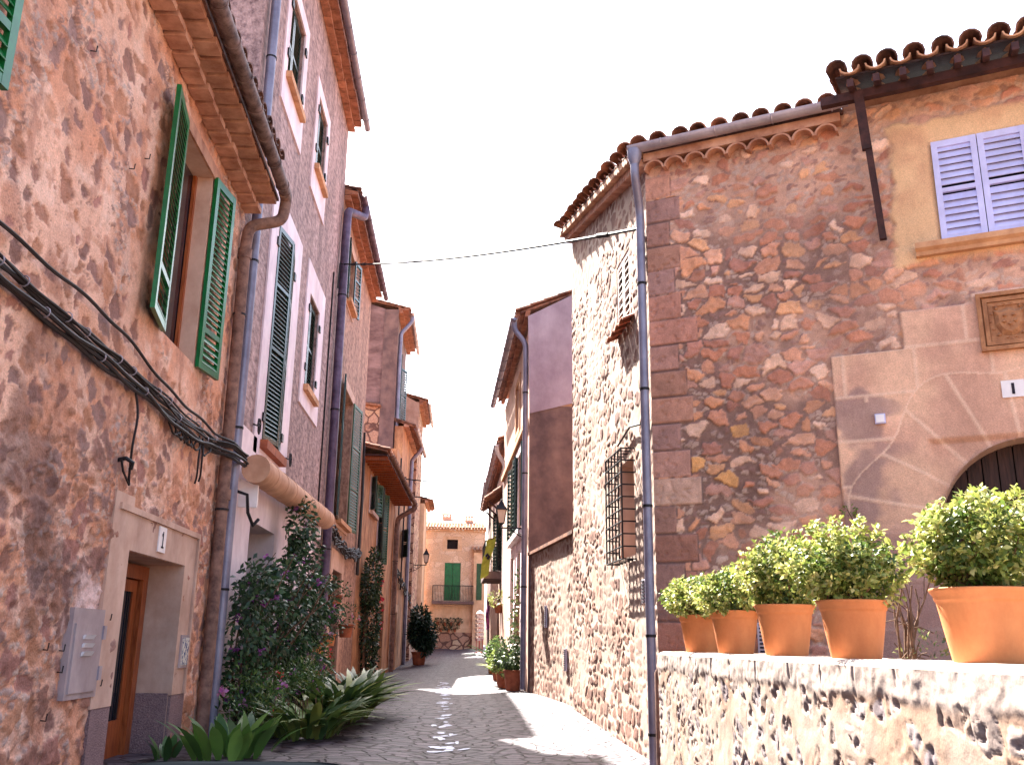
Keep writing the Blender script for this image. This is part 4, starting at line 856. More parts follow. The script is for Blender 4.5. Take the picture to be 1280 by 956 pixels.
# arch reveal and door
mb = MB(); pts = [(CRV[0]-CRV[2], -0.1)]+[(CRV[0]-CRV[2]*math.cos(a), CRV[1]+CRV[2]*math.sin(a)) for a in [math.pi*i/28 for i in range(29)]]+[(CRV[0]+CRV[2], -0.1)]
for (a, b), (c, d) in zip(pts, pts[1:]): mb.quad(FX.p(a, 0.05, b), FX.p(c, 0.05, d), FX.p(c, -0.32, d), FX.p(a, -0.32, b))
mb.build('arch_reveal', M['plaster_pink'], hr)
mb = MB()
n = 12
for i in range(n):
    a = CRV[0]-CRV[2]+2*CRV[2]*i/n; b = CRV[0]-CRV[2]+2*CRV[2]*(i+1)/n-0.012; c = (a+b)/2
    h = CRV[1]+math.sqrt(max(0.0, CRV[2]**2-min(abs(a-CRV[0]), abs(b-CRV[0]))**2))+0.02; FX.box(mb, a, b, -0.31, -0.26, -0.1, h)
ad = mb.build('arched_door', M['wood_dark'], hr)
mb = MB()
for i in range(5):
    for j in range(6): c = FX.p(CRV[0]-.62+i*.31, -0.255, 0.6+j*.4); mb.obox(c, FX.d*.014, FX.n*.01, (0, 0, .014))
mb.build('studs', M['iron'], ad)
# window with lavender shutters
w = window(hr, FX, *XW, rev=0.18)
mid = (XW[0]+XW[1])/2; mb = MB()
p = FX.p(XW[0], 0.035, 0); shutter(mb, (p.x, p.y), FX.d, FX.n, mid-XW[0]-0.004, XW[2]-0.02, XW[3]+0.03, rails=(0.5,), st=0.06, pitch=0.075, tilt=1.15); mb.build('shutter', M['lavender'], w)
mb = MB(); p = FX.p(XW[1]+0.02, 0.035, 0); shutter(mb, (p.x, p.y), -FX.d, FX.n, XW[1]+0.02-mid-0.004, XW[2]-0.02, XW[3]+0.03, rails=(0.5,), st=0.06, pitch=0.075, tilt=1.15); mb.build('shutter', M['lavender'], w)
mb = MB(); prof = [(0.03, -0.13), (0.10, -0.13), (0.11, -0.09), (0.15, -0.06), (0.15, 0.0), (0.03, 0.0)]
mb.extr(prof, FX.p(3.04, 0, 5.33), FX.p(4.5, 0, 5.33), FX.n, (0, 0, 1)); mb.build('sill', M['ochre_sill'], w)
# side wall windows
w = window(hr, FS, *SW, rev=0.18); mid = (SW[0]+SW[1])/2
for u, sg in ((SW[0]+.01, 1), (SW[1]-.01, -1)):
    mb = MB(); p = FS.p(u, -0.03, 0); shutter(mb, (p.x, p.y), FS.d*sg, FS.n, mid-SW[0]-.015, SW[2], SW[3], rails=(0.5,), st=.06, pitch=.08, tilt=1.15); mb.build('shutter', M['grey_shut'], w)
mb = MB()
for i in range(4): tile_shell(mb, FS.p(0.82+i*0.25, 0.16, SW[2]-0.1), FS.p(0.82+i*0.25, -0.02, SW[2]-0.02), FS.d, Vector((0, 0, 1)), 0.24, 0.24, 0.06)
mb.build('sill', M['terra_old'], w)
w = window(hr, FS, *GW, rev=0.28)
mb = MB(); ga, gb, gc_, gd = GW[0]-0.06, GW[1]+0.06, GW[2]-0.06, GW[3]+0.08
for i in range(6):
    u = ga+(gb-ga)*i/5; mb.tube([FS.p(u, 0.0, gd), FS.p(u, 0.17, gd), FS.p(u, 0.17, gc_), FS.p(u, 0.0, gc_)], 0.011, 6)
for i in range(10):
    z = gc_+(gd-gc_)*i/9; mb.tube([FS.p(ga, 0.0, z), FS.p(ga, 0.17, z), FS.p(gb, 0.17, z), FS.p(gb, 0.0, z)], 0.010, 6)
mb.build('grille', M['iron'], w)
# main roof: eave along the front, rising to the back, verge over the side wall
ev = Vector((FX.n.x*-1, FX.n.y*-1, 0.306)).normalized()
E0 = FX.p(0.11, 0.2, 7.03); m2 = (Vector(FX.d)*(1)).normalized()
ncol = 27; pit = 0.2
cosw = 0.477*(-1); k_ = Vector(FS.d).dot(FX.d); kb = Vector(FS.d).dot(-Vector(FX.n))
def st0(c):
    u = -2.95+c
    return max(0.0, -u/abs(k_)*kb*math.sqrt(1+0.306**2)-0.25) if u < -0.12 else 0.0
mb = MB(); tile_roof(mb, FX.p(-2.84, 0.2, 7.10), FX.d, ev, 22, 0.245, 9, start=st0, seed=31, hh=1.1, jit=0.02)
rf = mb.build('roof', M['roof_tile'], hr)
mb = MB(); q = [FX.p(0.0, 0.10, 7.04), FX.p(2.45, 0.10, 7.04), FX.p(2.45, -4.7, 8.48), FX.p(-2.75, -4.7, 8.48)]
mb.add(q+[p+Vector((0, 0, 0.05)) for p in q], [(3, 2, 1, 0), (4, 5, 6, 7), (0, 1, 5, 4), (1, 2, 6, 5), (2, 3, 7, 6), (3, 0, 4, 7)]); mb.build('roof_deck', M['roof_dark'], hr)
# verge: cut tile ends in two steps under the roof edge on the side wall
mb = MB(); mb2 = MB()
for i in range(40):
    u = -0.05+i*0.138
    if u > 5.35: break
    c = FS.p(u, 0, 6.93+0.26*u+0.03); mb2.obox(c+FS.n*0.055+Vector((0, 0, -0.02)), FS.d*0.058, FS.n*0.07, (0, 0, 0.05)); mb.obox(c+FS.n*0.11+Vector((0, 0, 0.075)), FS.d*0.064, FS.n*0.10, (0, 0, 0.035))
mb.obox(FS.p(2.65, 0.05, 6.93+0.26*2.65+0.075), FS.d*2.72+Vector((0, 0, 0.26*2.72)), FS.n*0.05, (0, 0, 0.05))
mb.build('verge', M['roof_pale'], hr); mb2.build('verge_corbel', M['corbel'], hr)
mb = MB()
for i in range(28):
    u = 0.05+i*0.187
    if u < 5.3: tile_shell(mb, FS.p(u, 0.20, 6.93+0.26*u+0.14), FS.p(u, -0.25, 6.93+0.26*u+0.17), FS.d, Vector((0, 0, 1)), 0.17, 0.17, 0.07)
mb.build('verge_tile', M['roof_dark'], hr)
# scalloped row of half round tiles below the gutter
mb = MB()
for i in range(9): tile_shell(mb, FX.p(0.26+i*0.25, 0.16, 6.80), FX.p(0.26+i*0.25, -0.05, 6.82), FX.d, Vector((0, 0, 1)), 0.25, 0.25, 0.12, th=0.022, seg=11)
FX.box(mb, 0.13, 2.42, 0.004, 0.15, 6.925, 7.03); mb.build('eave_scallop', M['corbel'], hr)
mb = MB(); half_gutter(mb, FX.p(-0.02, 0.24, 7.09), FX.p(2.52, 0.24, 7.11), 0.08, FX.n); gt = mb.build('gutter', M['zinc'], hr, smooth=True)
for i in range(4):
    mb = MB(); c = FX.p(0.4+i*0.65, 0.24, 7.10); mb.tube([c+FX.n*(.08*math.cos(t))+Vector((0, 0, .08*math.sin(t))) for t in [math.pi+math.pi*j/8 for j in range(9)]], 0.008, 5); mb.build('bracket', M['zinc'], gt)
pk = FX.p(-0.05, 0.13, 0); pb = FX.p(0.0, 0.11, 0)
mb = MB(); g = FX.p(0.05, 0.24, 6.97); mb.lathe(g+Vector((0, 0, -0.12)), [(0.05, 0), (0.085, 0.1), (0.09, 0.2)], 12); mb.build('gutter_outlet', M['zinc_blue'], hr, smooth=True)
pipe(hr, 'downpipe', [FX.p(0.05, 0.24, 6.9), FX.p(0.05, 0.24, 6.7), FS.p(0.03, 0.075, 6.35), FS.p(0.03, 0.075, 5.8), FS.p(0.03, 0.075, 0.02)], 0.052, M['zinc_blue'], brackets=[FS.p(0.03, 0.075, z) for z in (5.4, 4.1, 2.75, 1.35, 0.35)])
# second, higher stretch of roof with timber eave
mb = MB(); pn = MB(); s2 = Vector((-FX.n.x, -FX.n.y, 0.30)).normalized(); tile_roof(mb, FX.p(2.46, 0.62, 7.2), FX.d, s2, 17, 0.262, 5, seed=37, clen=0.45, hh=1.25, pans=pn); pn.build('pan_tiles', M['roof_pale'], hr); mb.build('porch_roof', M['roof_dark'], hr)
mb = MB(); q = [FX.p(2.44, 0.55, 7.2), FX.p(6.4, 0.55, 7.2), FX.p(6.4, -4, 8.565), FX.p(2.44, -4, 8.565)]
mb.add(q+[p+Vector((0, 0, 0.02)) for p in q], [(3, 2, 1, 0), (4, 5, 6, 7), (0, 1, 5, 4), (1, 2, 6, 5), (2, 3, 7, 6), (3, 0, 4, 7)]); mb.build('porch_deck', M['wood_dark'], hr)
mb = MB()
for i in range(16):
    u = 2.59+i*0.262; mb.obox(FX.p(u, 0.24, 7.19), FX.d*0.033, FX.n*0.38+Vector((0, 0, -0.112)), Vector((0, 0, 0.045)))
mb.build('rafter', M['beam'], hr)
mb = MB(); FX.box(mb, 2.25, 6.4, 0.28, 0.37, 7.02, 7.12); mb.build('fascia_beam', M['beam'], hr)
mb = MB(); mb.obox(FX.p(2.7, 0.2, 6.28), (FX.p(2.74, 0.1, 5.45)-FX.p(2.66, 0.34, 7.1))*0.5, FX.d*0.035, FX.n*0.03); mb.obox(FX.p(2.66, 0.3, 6.78), (FX.p(2.69, 0.24, 6.45)-FX.p(2.66, 0.36, 7.1))*0.5, FX.d*0.05, FX.n*0.03)
mb.build('strut', M['beam'], hr)
FXw = MB(); FX.box(FXw, 2.45, 6.4, -0.3, -0.02, 7.05, 7.3); FXw.build('wall_top', M['corbel'], hr)
# core so that no light leaks through
mb = MB(); A = FX.p(0.25, -0.5, 0); 
FX.box(mb, 0.75, 6.4, -4.5, -0.45, -0.1, 6.9); FS.box(mb, 0.6, 5.26, -2.5, -0.45, -0.1, 6.95); mb.build('house_core', M['dark'], hr)
mb = MB(); P = [FS.p(5.28, 0, -0.1), FS.p(5.28, -5, -0.1), FS.p(5.28, -5, 8.3), FS.p(5.28, 0, 8.3)]; mb.add(P, [(0, 1, 2, 3)]); mb.build('back_wall', M['rub_r'] and M['stone_far'], hr)

# things on the corner house
t = thing('coat_of_arms', 'carved sandstone coat of arms set above the arched doorway', 'relief', FX.p(3.8, 0.05, 4.1))
u0, u1, z0, z1 = 3.54, 4.1, 4.1, 4.70
sub('panel', M['carved'], t, (u0, u1, 0.04, 0.055, z0, z1), fr=FX)
mb = MB()
for a, o_ in ((0.0, 0.105), (0.055, 0.085), (0.10, 0.07)):
    for b in ((u0+a, u1-a, z0+a, z0+a+0.04), (u0+a, u1-a, z1-a-0.04, z1-a), (u0+a, u0+a+0.04, z0+a+.04, z1-a-.04), (u1-a-0.04, u1-a, z0+a+.04, z1-a-.04)): FX.box(mb, b[0], b[1], 0.056, o_, b[2], b[3])
mb.build('frame', M['carved'], t)
mb = MB(); c = ((u0+u1)/2, (z0+z1)/2)
sh = [(0, -.17), (-.08, -.13), (-.13, -.04), (-.13, .07), (-.16, .13), (-.07, .11), (0, .14), (.07, .11), (.16, .13), (.13, .07), (.13, -.04), (.08, -.13)]
mb.add([FX.p(c[0], 0.10, c[1])]+[FX.p(c[0]+a*.72, 0.095, c[1]+b*.72) for a, b in sh]+[FX.p(c[0]+a, 0.058, c[1]+b) for a, b in sh], [(0, 1+i, 1+(i+1) % 12) for i in range(12)]+[(1+i, 13+i, 13+(i+1) % 12, 1+(i+1) % 12) for i in range(12)])
rr = random.Random(4)
for i in range(14): a = i*0.45; mb.lathe(FX.p(c[0]+0.17*math.cos(a), 0.06, c[1]+0.18*math.sin(a)), [(0.0, -0.025), (0.022, 0), (0.0, 0.025)], 7)
for (a, b) in ((-.04, .04), (.04, .04), (0, -.05), (-.05, -.02), (.05, -.02)): mb.lathe(FX.p(c[0]+a, 0.098, c[1]+b), [(0.0, -0.022), (0.024, 0), (0.0, 0.022)], 7)
mb.build('shield', M['carved'], t)
t = thing('number_plate', 'white enamel number plate on the dressed stones over the arch', 'sign', FX.p(3.77, 0.05, 3.6))
sub('plate', M['plate'], t, (3.67, 3.87, 0.05, 0.062, 3.62, 3.79), fr=FX); sub('numeral', M['letter'], t, (3.757, 3.783, 0.063, 0.067, 3.65, 3.76), fr=FX)
t = thing('sensor_box', 'small pale blue box on the dressed stones left of the arch', 'box', FX.p(2.53, 0.05, 3.48))
sub('box', M['lavender'], t, (2.49, 2.59, 0.05, 0.09, 3.46, 3.56), fr=FX); sub('cover', M['plate'], t, (2.5, 2.58, 0.091, 0.1, 3.47, 3.55), fr=FX)
def vent(fr, u, z, w, h, lb, o=0.0):
    t = thing('vent_grille', lb, 'vent', fr.p(u, o, z-h/2)); sub('vent_frame', M['vent'], t, (u-w/2, u+w/2, o, o+0.03, z-h/2, z+h/2), fr=fr)
    mb = MB(); k = max(3, int(h/0.035))
    for i in range(k): mb.obox(fr.p(u, o+0.036, z-h/2+h*(i+0.5)/k), fr.d*(w*0.4), fr.n*0.006, (0, 0, h/k*0.22))
    mb.build('slat', M['letter'], t)
vent(FS, 0.42, 1.84, 0.16, 0.26, 'white slatted vent beside the grey downpipe on the sunlit wall', 0.02)
vent(FX, 1.28, 1.32, 0.2, 0.34, 'lilac slatted vent behind the terracotta pots', 0.05)
# flat sandstone edging and stub of pipe at the end of the terrace wall
mb = MB(); mb.tube([(2.02, 9.93, 0.0), (2.02, 9.93, 0.98), (2.06, 9.93, 1.04)], 0.045, 10); tag(mb.build('pipe_stub', M['pipe_brown'], None, smooth=True, org=(2.02, 9.93, 0)), 'short brown drain pipe between the grey downpipe and terrace wall', 'pipe')

# low wall behind the corner house
LWa = FS.p(5.3, -0.05, 0); LWb = Vector((1.42, 19.95, 0)); dv = (LWb-LWa)
FLW = FR((LWa.x, LWa.y), (dv.x, dv.y), -1)
tl = thing('garden_wall', 'low garden wall with sloping capping, half in shadow beyond the sunlit house', 'wall', (LWa.x, LWa.y, 0))
rubble('wall', FLW, 0.0, dv.length, -0.1, 3.02, 0.03, 0.025, lambda U, Z: f_side(U+20, Z+3), [], M['rub_s'], tl)
mb = MB(); FLW.box(mb, 0, dv.length, -0.35, -0.06, -0.1, 2.98); mb.build('wall_core', M['stone_far'], tl)
mb = MB(); mb.obox(FLW.p(dv.length/2, -0.1, 3.06), FLW.d*(dv.length/2), FLW.n*0.17, (0, 0, 0.03)); mb.build('capping', M['roof_tile'], tl)
vent(FLW, 0.75, 1.0, 0.12, 0.36, 'narrow white slatted vent low on the lit part of the garden wall', 0.01)
vent(FLW, 2.5, 1.75, 0.12, 0.4, 'narrow white slatted vent on the shaded part of the garden wall', 0.01)

# ------------------------------------------------------------------ terrace wall with pots
tw = thing('terrace_wall', 'pitted rough stone terrace wall with pale top in full sun', 'wall', (1.98, 6, 0))
FT = FR((1.98, 0), (0, 1), -1)
def f_terr(U, Z):
    wx = U+0.07*(fbm(U*4, Z*4, 305)-0.5)*2+0.02*(fbm(U*18, Z*18, 306, 3)-0.5)*2; wz = Z+0.06*(fbm(U*4, Z*4, 309)-0.5)*2+0.02*(fbm(U*18, Z*18, 307, 3)-0.5)*2
    f1, f2, a, b, c = voro(wx/0.20, wz/0.175, 321, 0.9)
    top = sst(1.0, 1.05, Z+0.05*(fbm(U*5, Z*5, 310)-0.5))
    th = 0.10+0.34*a; rag = (fbm(U*15, Z*15, 311, 4)-0.5)*0.5
    m = sst(th, th+0.08, f2-f1+rag)*(1-top)*(b > 0.2)
    pit = fbm(U*26, Z*26, 312, 4); big = fbm(U*8, Z*8, 313, 4)
    D = 0.010*(fbm(U*5, Z*5, 314, 4)-0.5)*2+m*(0.008*(b-0.6)+0.018*(big-0.5)-0.014*sst(0.5, 0.74, pit))
    edge = np.exp(-((f2-f1+rag-th-0.02)/0.05)**2)*(1-top)*(b > 0.2); D -= 0.005*edge
    ju = (U+0.3*vnoise(U*0.7, U*0, 8))/0.55; jt = np.abs(ju-np.round(ju))*0.55
    D += top*(0.006+0.016*(big-0.5)+0.010*(pit-0.5)-0.02*sst(0.012, 0.004, jt)*sst(0.4, 0.6, fbm(U*3, Z*6, 315)))
    mo = mix(bc((164, 144, 132), U), bc((154, 124, 106), U), sst(0.45, 0.65, fbm(U*1.8, Z*1.8, 331, 5)))
    C = mix(mo, pal([(138, 124, 126), (148, 130, 126), (124, 110, 114), (154, 136, 130), (140, 114, 102)], c)*(0.7+0.6*fbm(U*20, Z*20, 342, 4)[..., None]), m)
    C = mix(C, bc((158, 144, 140), U), top*0.8)
    C = mix(C, bc((112, 94, 98), U), m*sst(0.52, 0.68, pit)*0.5)  # shade of the pits painted into the stone colour
    C = C*(0.86+0.28*fbm(U*24, Z*24, 341, 4)[..., None])
    return D, C
rubble('wall_face', FT, 1.2, 9.76, -0.05, 1.165, 0.012, 0.0115, f_terr, [], M['rub_t'], tw)
us = np.arange(1.2, 9.77, 0.02); vs = np.linspace(0, 1, 16); UU, VV = np.meshgrid(us, vs)
D0, C0 = f_terr(UU, np.full_like(UU, 1.165)); wd = 0.5
oo = D0*(1-sst(0, .12, VV))-VV*wd; zz = 1.165+0.03*sst(0, 0.1, VV)+0.008*(fbm(UU*6, VV*3, 351)-0.5)*sst(0, .1, VV)
P = np.stack([1.98-oo, UU, zz], -1)
C0 = mix(bc((190, 176, 168), UU), bc((170, 150, 138), UU), sst(0.4, 0.7, fbm(UU*4, VV*4, 352)))
grid_mesh('wall_top', P, C0, np.ones((15, len(us)-1), bool), M['rub_t'], tw)
mb = MB(); mb.box(2.05, 2.48, 1.2, 9.75, -0.05, 1.15); mb.box(1.99, 2.48, 9.72, 9.758, -0.05, 1.15); mb.build('wall_core', M['stone_far'], tw)
# terrace ground behind the wall
mb = MB(); mb.add([(2.48, 1.2, 0.75), (7.5, 1.2, 0.75), (7.5, 9.9, 0.75), (2.48, 9.9, 0.75)], [(0, 1, 2, 3)]); tag(mb.build('terrace', M['earth']), 'raised terrace in front of the arched doorway', 'terrace', kind='structure')

# ------------------------------------------------------------------ right: far houses
F3 = FR((1.38, 20), (-0.026, 1), -1)
hb = thing('gutter_house', 'house with grey rendered gable, long gutter and lantern bracket on its corner', 'house', (1.38, 20, 0.3))
R1 = (1.15, 2.7, 3.75, 5.65); R2 = (3.0, 4.3, 3.75, 5.65); R3 = (1.5, 2.5, 0.0, 3.3); R4 = (3.4, 4.5, 0.0, 3.35); R5 = (2.6, 3.6, 6.4, 7.6)
mb = MB(); wall_sheet(mb, F3, 0.001, 8.2, 0.0, 8.2, (R1, R2, R3, R4, R5), rev=0.22, depth=5); mb.build('wall', M['plaster_pink'], hb)
mb = MB(); mb.add([(1.375, 19.985, 0.0), (5.5, 19.985, 0.0), (5.5, 19.985, 6.28), (1.365, 19.985, 6.28)], [(0, 1, 2, 3)]); mb.build('gable_lower', M['gable_brown'], hb)
mb = MB(); mb.add([(1.365, 19.96, 6.1), (2.3, 19.96, 6.35), (5.5, 19.96, 6.3), (5.5, 19.96, 10.6), (1.32, 19.96, 8.35)], [(0, 1, 2, 3, 4)]); mb.build('gable_upper', M['gable_lilac'], hb)
sub('band', M['ochre_sill'], hb, (0.3, 8.2, 0.003, 0.08, 5.95, 6.08), fr=F3)
for W in (R1, R2):
    w = window(hb, F3, *W); surround(w, F3, W[0]-.2, W[1]+.2, W[2]-.2, W[3]+.2, W, o=.03, m=M['plaster_white'])
    sub('sill', M['plaster_white'], w, (W[0]-.15, W[1]+.15, .031, .16, W[2]-.14, W[2]-.01), fr=F3)
    for u, sg, a in ((W[0], -1, .16), (W[1], 1, .16)):
        al = F3.d*(sg*math.cos(a))+F3.n*math.sin(a); no = F3.n*math.cos(a)-F3.d*(sg*math.sin(a)); mb = MB(); p = F3.p(u, .04, 0)
        shutter(mb, (p.x, p.y), al, no, .45, W[2], W[3], pitch=.1); mb.build('shutter', M['green_dark'], w)
w = window(hb, F3, *R5); surround(w, F3, R5[0]-.15, R5[1]+.15, R5[2]-.15, R5[3]+.15, R5, o=.03, m=M['ochre_sill'])
for W in (R3, R4):
    mb = MB(); F3.box(mb, W[0]+.01, W[1]-.01, -.25, -.18, W[2], W[3]-.01); d = mb.build('door', M['wood_dark'], hb)
    mb = MB()
    for b in ((W[0]-.2, W[0]-.002, 0, W[3]+.2), (W[1]+.002, W[1]+.2, 0, W[3]+.2), (W[0]-.002, W[1]+.002, W[3]+.002, W[3]+.2)): F3.box(mb, b[0], b[1], .003, .05, b[2], b[3])
    mb.build('surround', M['plaster_white'], d)
eave(hb, F3, 0.0, 8.2, 8.5, 0.3, rise=0.42, mt=M['roof_tile'], corb=M['brick'], tiers=1, block=.3, pitch=.25, gm=M['zinc_blue'], seed=41, gr=.08)
pipe(hb, 'downpipe', [F3.p(.15, .36, 8.35), F3.p(.15, .36, 8.1), F3.p(.1, .1, 7.75), F3.p(.1, .09, 7.3), F3.p(.1, .09, .35)], .06, M['zinc_blue'], brackets=[F3.p(.1, .09, z) for z in (6.6, 4.8, 2.4)])
F5R = FR((1.30, 28.25), (-0.012, 1), -1)
hc = thing('balcony_house', 'pink plastered house with iron balcony and tiled canopy on the sunny side', 'house', (1.05, 33, 0.4))
Q1 = (2.2, 3.5, 3.45, 5.5); Q2 = (0.6, 1.7, .3, 2.8); Q3 = (4.0, 5.4, .3, 2.8)
mb = MB(); wall_sheet(mb, F5R, 0.001, 11.5, 0.0, 7.0, (Q1, Q2, Q3), rev=.22, depth=5); mb.build('wall', M['plaster_pink'], hc)
w = window(hc, F5R, *Q1); surround(w, F5R, Q1[0]-.2, Q1[1]+.2, Q1[2]-.0, Q1[3]+.2, Q1, o=.03, m=M['plaster_white'])
for u, sg in ((Q1[0], -1), (Q1[1], 1)):
    mb = MB(); p = F5R.p(u, .05, 0); shutter(mb, (p.x, p.y), F5R.d*sg*.95+F5R.n*.3, F5R.n*.95-F5R.d*sg*.3, .6, Q1[2], Q1[3], pitch=.1); mb.build('shutter', M['green_dark'], w)
for W in (Q2, Q3):
    mb = MB(); F5R.box(mb, W[0]+.01, W[1]-.01, -.25, -.18, W[2], W[3]-.01); mb.build('door', M['wood_dark'], hc)
mb = MB(); F5R.box(mb, 1.7, 4.4, .003, .62, 3.2, 3.42); bb = mb.build('balcony', M['gable_brown'], hc)
mb = MB()
for i in range(18): mb.tube([F5R.p(1.75+2.6*i/17, .58, 3.42), F5R.p(1.75+2.6*i/17, .58, 4.35)], .012, 5)
for u in (1.75, 4.35):
    for j in range(5): mb.tube([F5R.p(u, .06+j*.11, 3.42), F5R.p(u, .06+j*.11, 4.35)], .012, 5)
    for j in range(3): mb.tube([F5R.p(u, .17+j*.16+.07*math.cos(a), 3.95+.1*math.sin(a)) for a in [2*math.pi*i/10 for i in range(11)]], .01, 5)
mb.tube([F5R.p(1.75, .02, 4.36), F5R.p(1.75, .58, 4.36), F5R.p(4.35, .58, 4.36), F5R.p(4.35, .02, 4.36)], .022, 6); mb.build('railing', M['iron'], bb)
mb = MB(); tile_roof(mb, F5R.p(1.6, .6, 5.6), F5R.d, (-F5R.n)*.8+Vector((0, 0, .6)), 12, .25, 2, seed=43); mb.build('canopy', M['roof_tile'], hc)
for u in (1.7, 3.0, 4.3): mb = MB(); mb.tube([F5R.p(u, .02, 5.2), F5R.p(u, .5, 5.62)], .03, 6); mb.build('canopy_bracket', M['beam'], hc)
eave(hc, F5R, 0.0, 11.5, 7.3, .3, rise=.4, mt=M['roof_tile'], corb=M['brick'], tiers=1, block=.3, pitch=.25, gm=M['zinc'], seed=44, gr=.08)
pipe(hc, 'downpipe', [F5R.p(.1, .36, 7.1), F5R.p(.1, .34, 6.9), F5R.p(.1, .1, 6.5), F5R.p(.1, .09, 6), F5R.p(.1, .09, .4)], .06, M['plate'])
F6R = FR((1.26, 40.5), (-0.0, 1), -1)
hd = thing('small_far_house', 'small house with steep tiled eave behind the lantern at the sunny end', 'house', (0.98, 45, 0.5))
mb = MB(); wall_sheet(mb, F6R, 0.001, 9, 0, 8.0, (), depth=4); mb.build('wall', M['gable_brown'], hd)
eave(hd, F6R, 0, 9, 8.25, .3, rise=.55, mt=M['roof_tile'], corb=M['brick'], tiers=1, block=.3, pitch=.25, gm=M['zinc'], seed=46, gr=.08)
mb = MB(); F6R.box(mb, 1.5, 2.6, .003, .04, 5.3, 7.0); mb.build('shutter', M['green_dark'], hd)
# ------------------------------------------------------------------ street furniture
def lantern(base, wallp, label, s=1.0):
    t = thing('street_lantern', label, 'lantern', wallp); base = Vector(base); wallp = Vector(wallp); d = (base-wallp); d.z = 0; L = d.length; d.normalize()
    mb = MB(); b0 = Vector((wallp.x, wallp.y, base.z-0.04*s))
    mb.tube([b0, Vector((base.x, base.y, base.z-0.04*s))], 0.018*s, 6)
    mb.tube([b0+Vector((0, 0, -0.22*s))]+[b0+d*(L*0.62*q)+Vector((0, 0, -0.22*s+0.2*s*q**1.6)) for q in (0.25, .5, .75, 1)], 0.014*s, 6)
    mb.tube([b0+d*(L*.22)+Vector((0.0, 0, -.07*s))+d*(.06*s*math.cos(a))+Vector((0, 0, .06*s*math.sin(a))) for a in [2*math.pi*i/12 for i in range(13)]], .01*s, 5)
    mb.obox(b0+Vector((0, 0, -.1*s)), d*.012, d.cross(Vector((0, 0, 1)))*.04*s, (0, 0, .17*s)); mb.build('bracket', M['iron'], t)
    def frus(m, z0, z1, r0, r1):
        v = [base+Vector((r*math.cos(math.pi/4+math.pi/2*i), r*math.sin(math.pi/4+math.pi/2*i), z)) for z, r in ((z0, r0), (z1, r1)) for i in range(4)]
        m.add(v, [(0, 1, 5, 4), (1, 2, 6, 5), (2, 3, 7, 6), (3, 0, 4, 7), (3, 2, 1, 0), (4, 5, 6, 7)])
    mb = MB(); frus(mb, .07*s, .36*s, .085*s, .15*s); mb.build('lamp_glass', M['lamp_glass'], t)
    mb = MB()
    for i in range(4):
        a = math.pi/4+math.pi/2*i; mb.tube([base+Vector((.088*s*math.cos(a), .088*s*math.sin(a), .06*s)), base+Vector((.156*s*math.cos(a), .156*s*math.sin(a), .37*s))], .011*s, 5)
    frus(mb, .035*s, .07*s, .05*s, .092*s); frus(mb, -.06*s, .035*s, .02*s, .035*s); frus(mb, .36*s, .385*s, .175*s, .175*s); mb.build('lamp_frame', M['iron'], t)
    mb = MB(); frus(mb, .386*s, .5*s, .17*s, .07*s); frus(mb, .5*s, .56*s, .085*s, .04*s); mb.lathe(base+Vector((0, 0, .56*s)), [(.012*s, 0), (.03*s, .03*s), (.0, .07*s)], 8); mb.build('lamp_cap', M['iron'], t)
lantern((0.80, 20.3, 3.68), (1.34, 20.3, 3.64), 'black street lantern on the sunny side, on the grey gabled house corner', 0.95)
lantern((-2.0, 52.0, 5.35), (-2.66, 52.0, 5.3), 'black street lantern on the shaded side, in front of the facing house', 1.35)
# the wire across the street
mb = MB(); A = FL.p(22.25, 0.28, 9.25); B = Vector((1.86, 11.4, 6.15)); pts = []
pa = Vector((-3.15, 22.0, 10.3)); pb_ = FS.p(0.22, 0.06, 6.2)
for i in range(25):
    t_ = i/24; pts.append(pa.lerp(pb_, t_)+Vector((0, 0, -0.14*4*t_*(1-t_))))
t = thing('overhead_cable', 'black cable strung across the street between the two house walls', 'cable', pa)
mb.tube(pts, 0.021, 6); mb.build('cable', M['cable'], t, smooth=True)
mb = MB(); mb.tube([pb_, FS.p(0.15, 0.08, 6.2), FS.p(0.12, 0.07, 6.1), FS.p(0.14, 0.06, 3.9), FS.p(0.3, 0.06, 3.75), FS.p(0.9, 0.05, 3.85), FS.p(1.6, 0.05, 3.75)], 0.014, 6); mb.build('lead', M['cable'], t, smooth=True)
mb = MB()
for k in (1.5, 3, 22.5): 
    q = pa.lerp(pb_, k/24)+Vector((0, 0, -0.14*4*(k/24)*(1-k/24))); dd = (pb_-pa).normalized(); mb.tube([q-dd*0.13, q+dd*0.13], 0.035, 8)
mb.build('insulator', M['cable'], t)
mb = MB(); mb.tube([pa, FL.p(21.9, 0.06, 10.28), FL.p(21.85, 0.05, 9.6)], .016, 6); mb.build('wall_lead', M['cable'], t)
# banner, cloths, postcard rack
t = thing('banner', 'yellow green shop banner hanging from the iron balcony', 'banner', (0.72, 29.9, 3.3))
mb = MB(); n = 8; v = []
for i in range(n+1):
    q = i/n
    for s in (0, 1):
        x = 1.02-0.24*q+0.02*math.sin(i)-s*0.30*(1-.15*q)-0.0; v.append((x+.0, 29.88+0.03*math.sin(i*1.3+s), 4.5-1.2*q-.14*s))
mb.add(v, [(2*i, 2*i+1, 2*i+3, 2*i+2) for i in range(n)]); ob = mb.build('cloth', M['cloth_green'], t); sd = ob.modifiers.new('thick', 'SOLIDIFY'); sd.thickness = 0.012
mb = MB(); mb.tube([(0.76, 29.81, 3.78), (0.82, 29.80, 3.86), (.76, 29.79, 3.93), (.71, 29.79, 3.86)], .045, 6); mb.build('emblem', M['letter'], t)
mb = MB(); mb.tube([(1.25, 29.89, 4.52), (.7, 29.89, 4.38)], .014, 6); mb.build('pole', M['iron'], t)
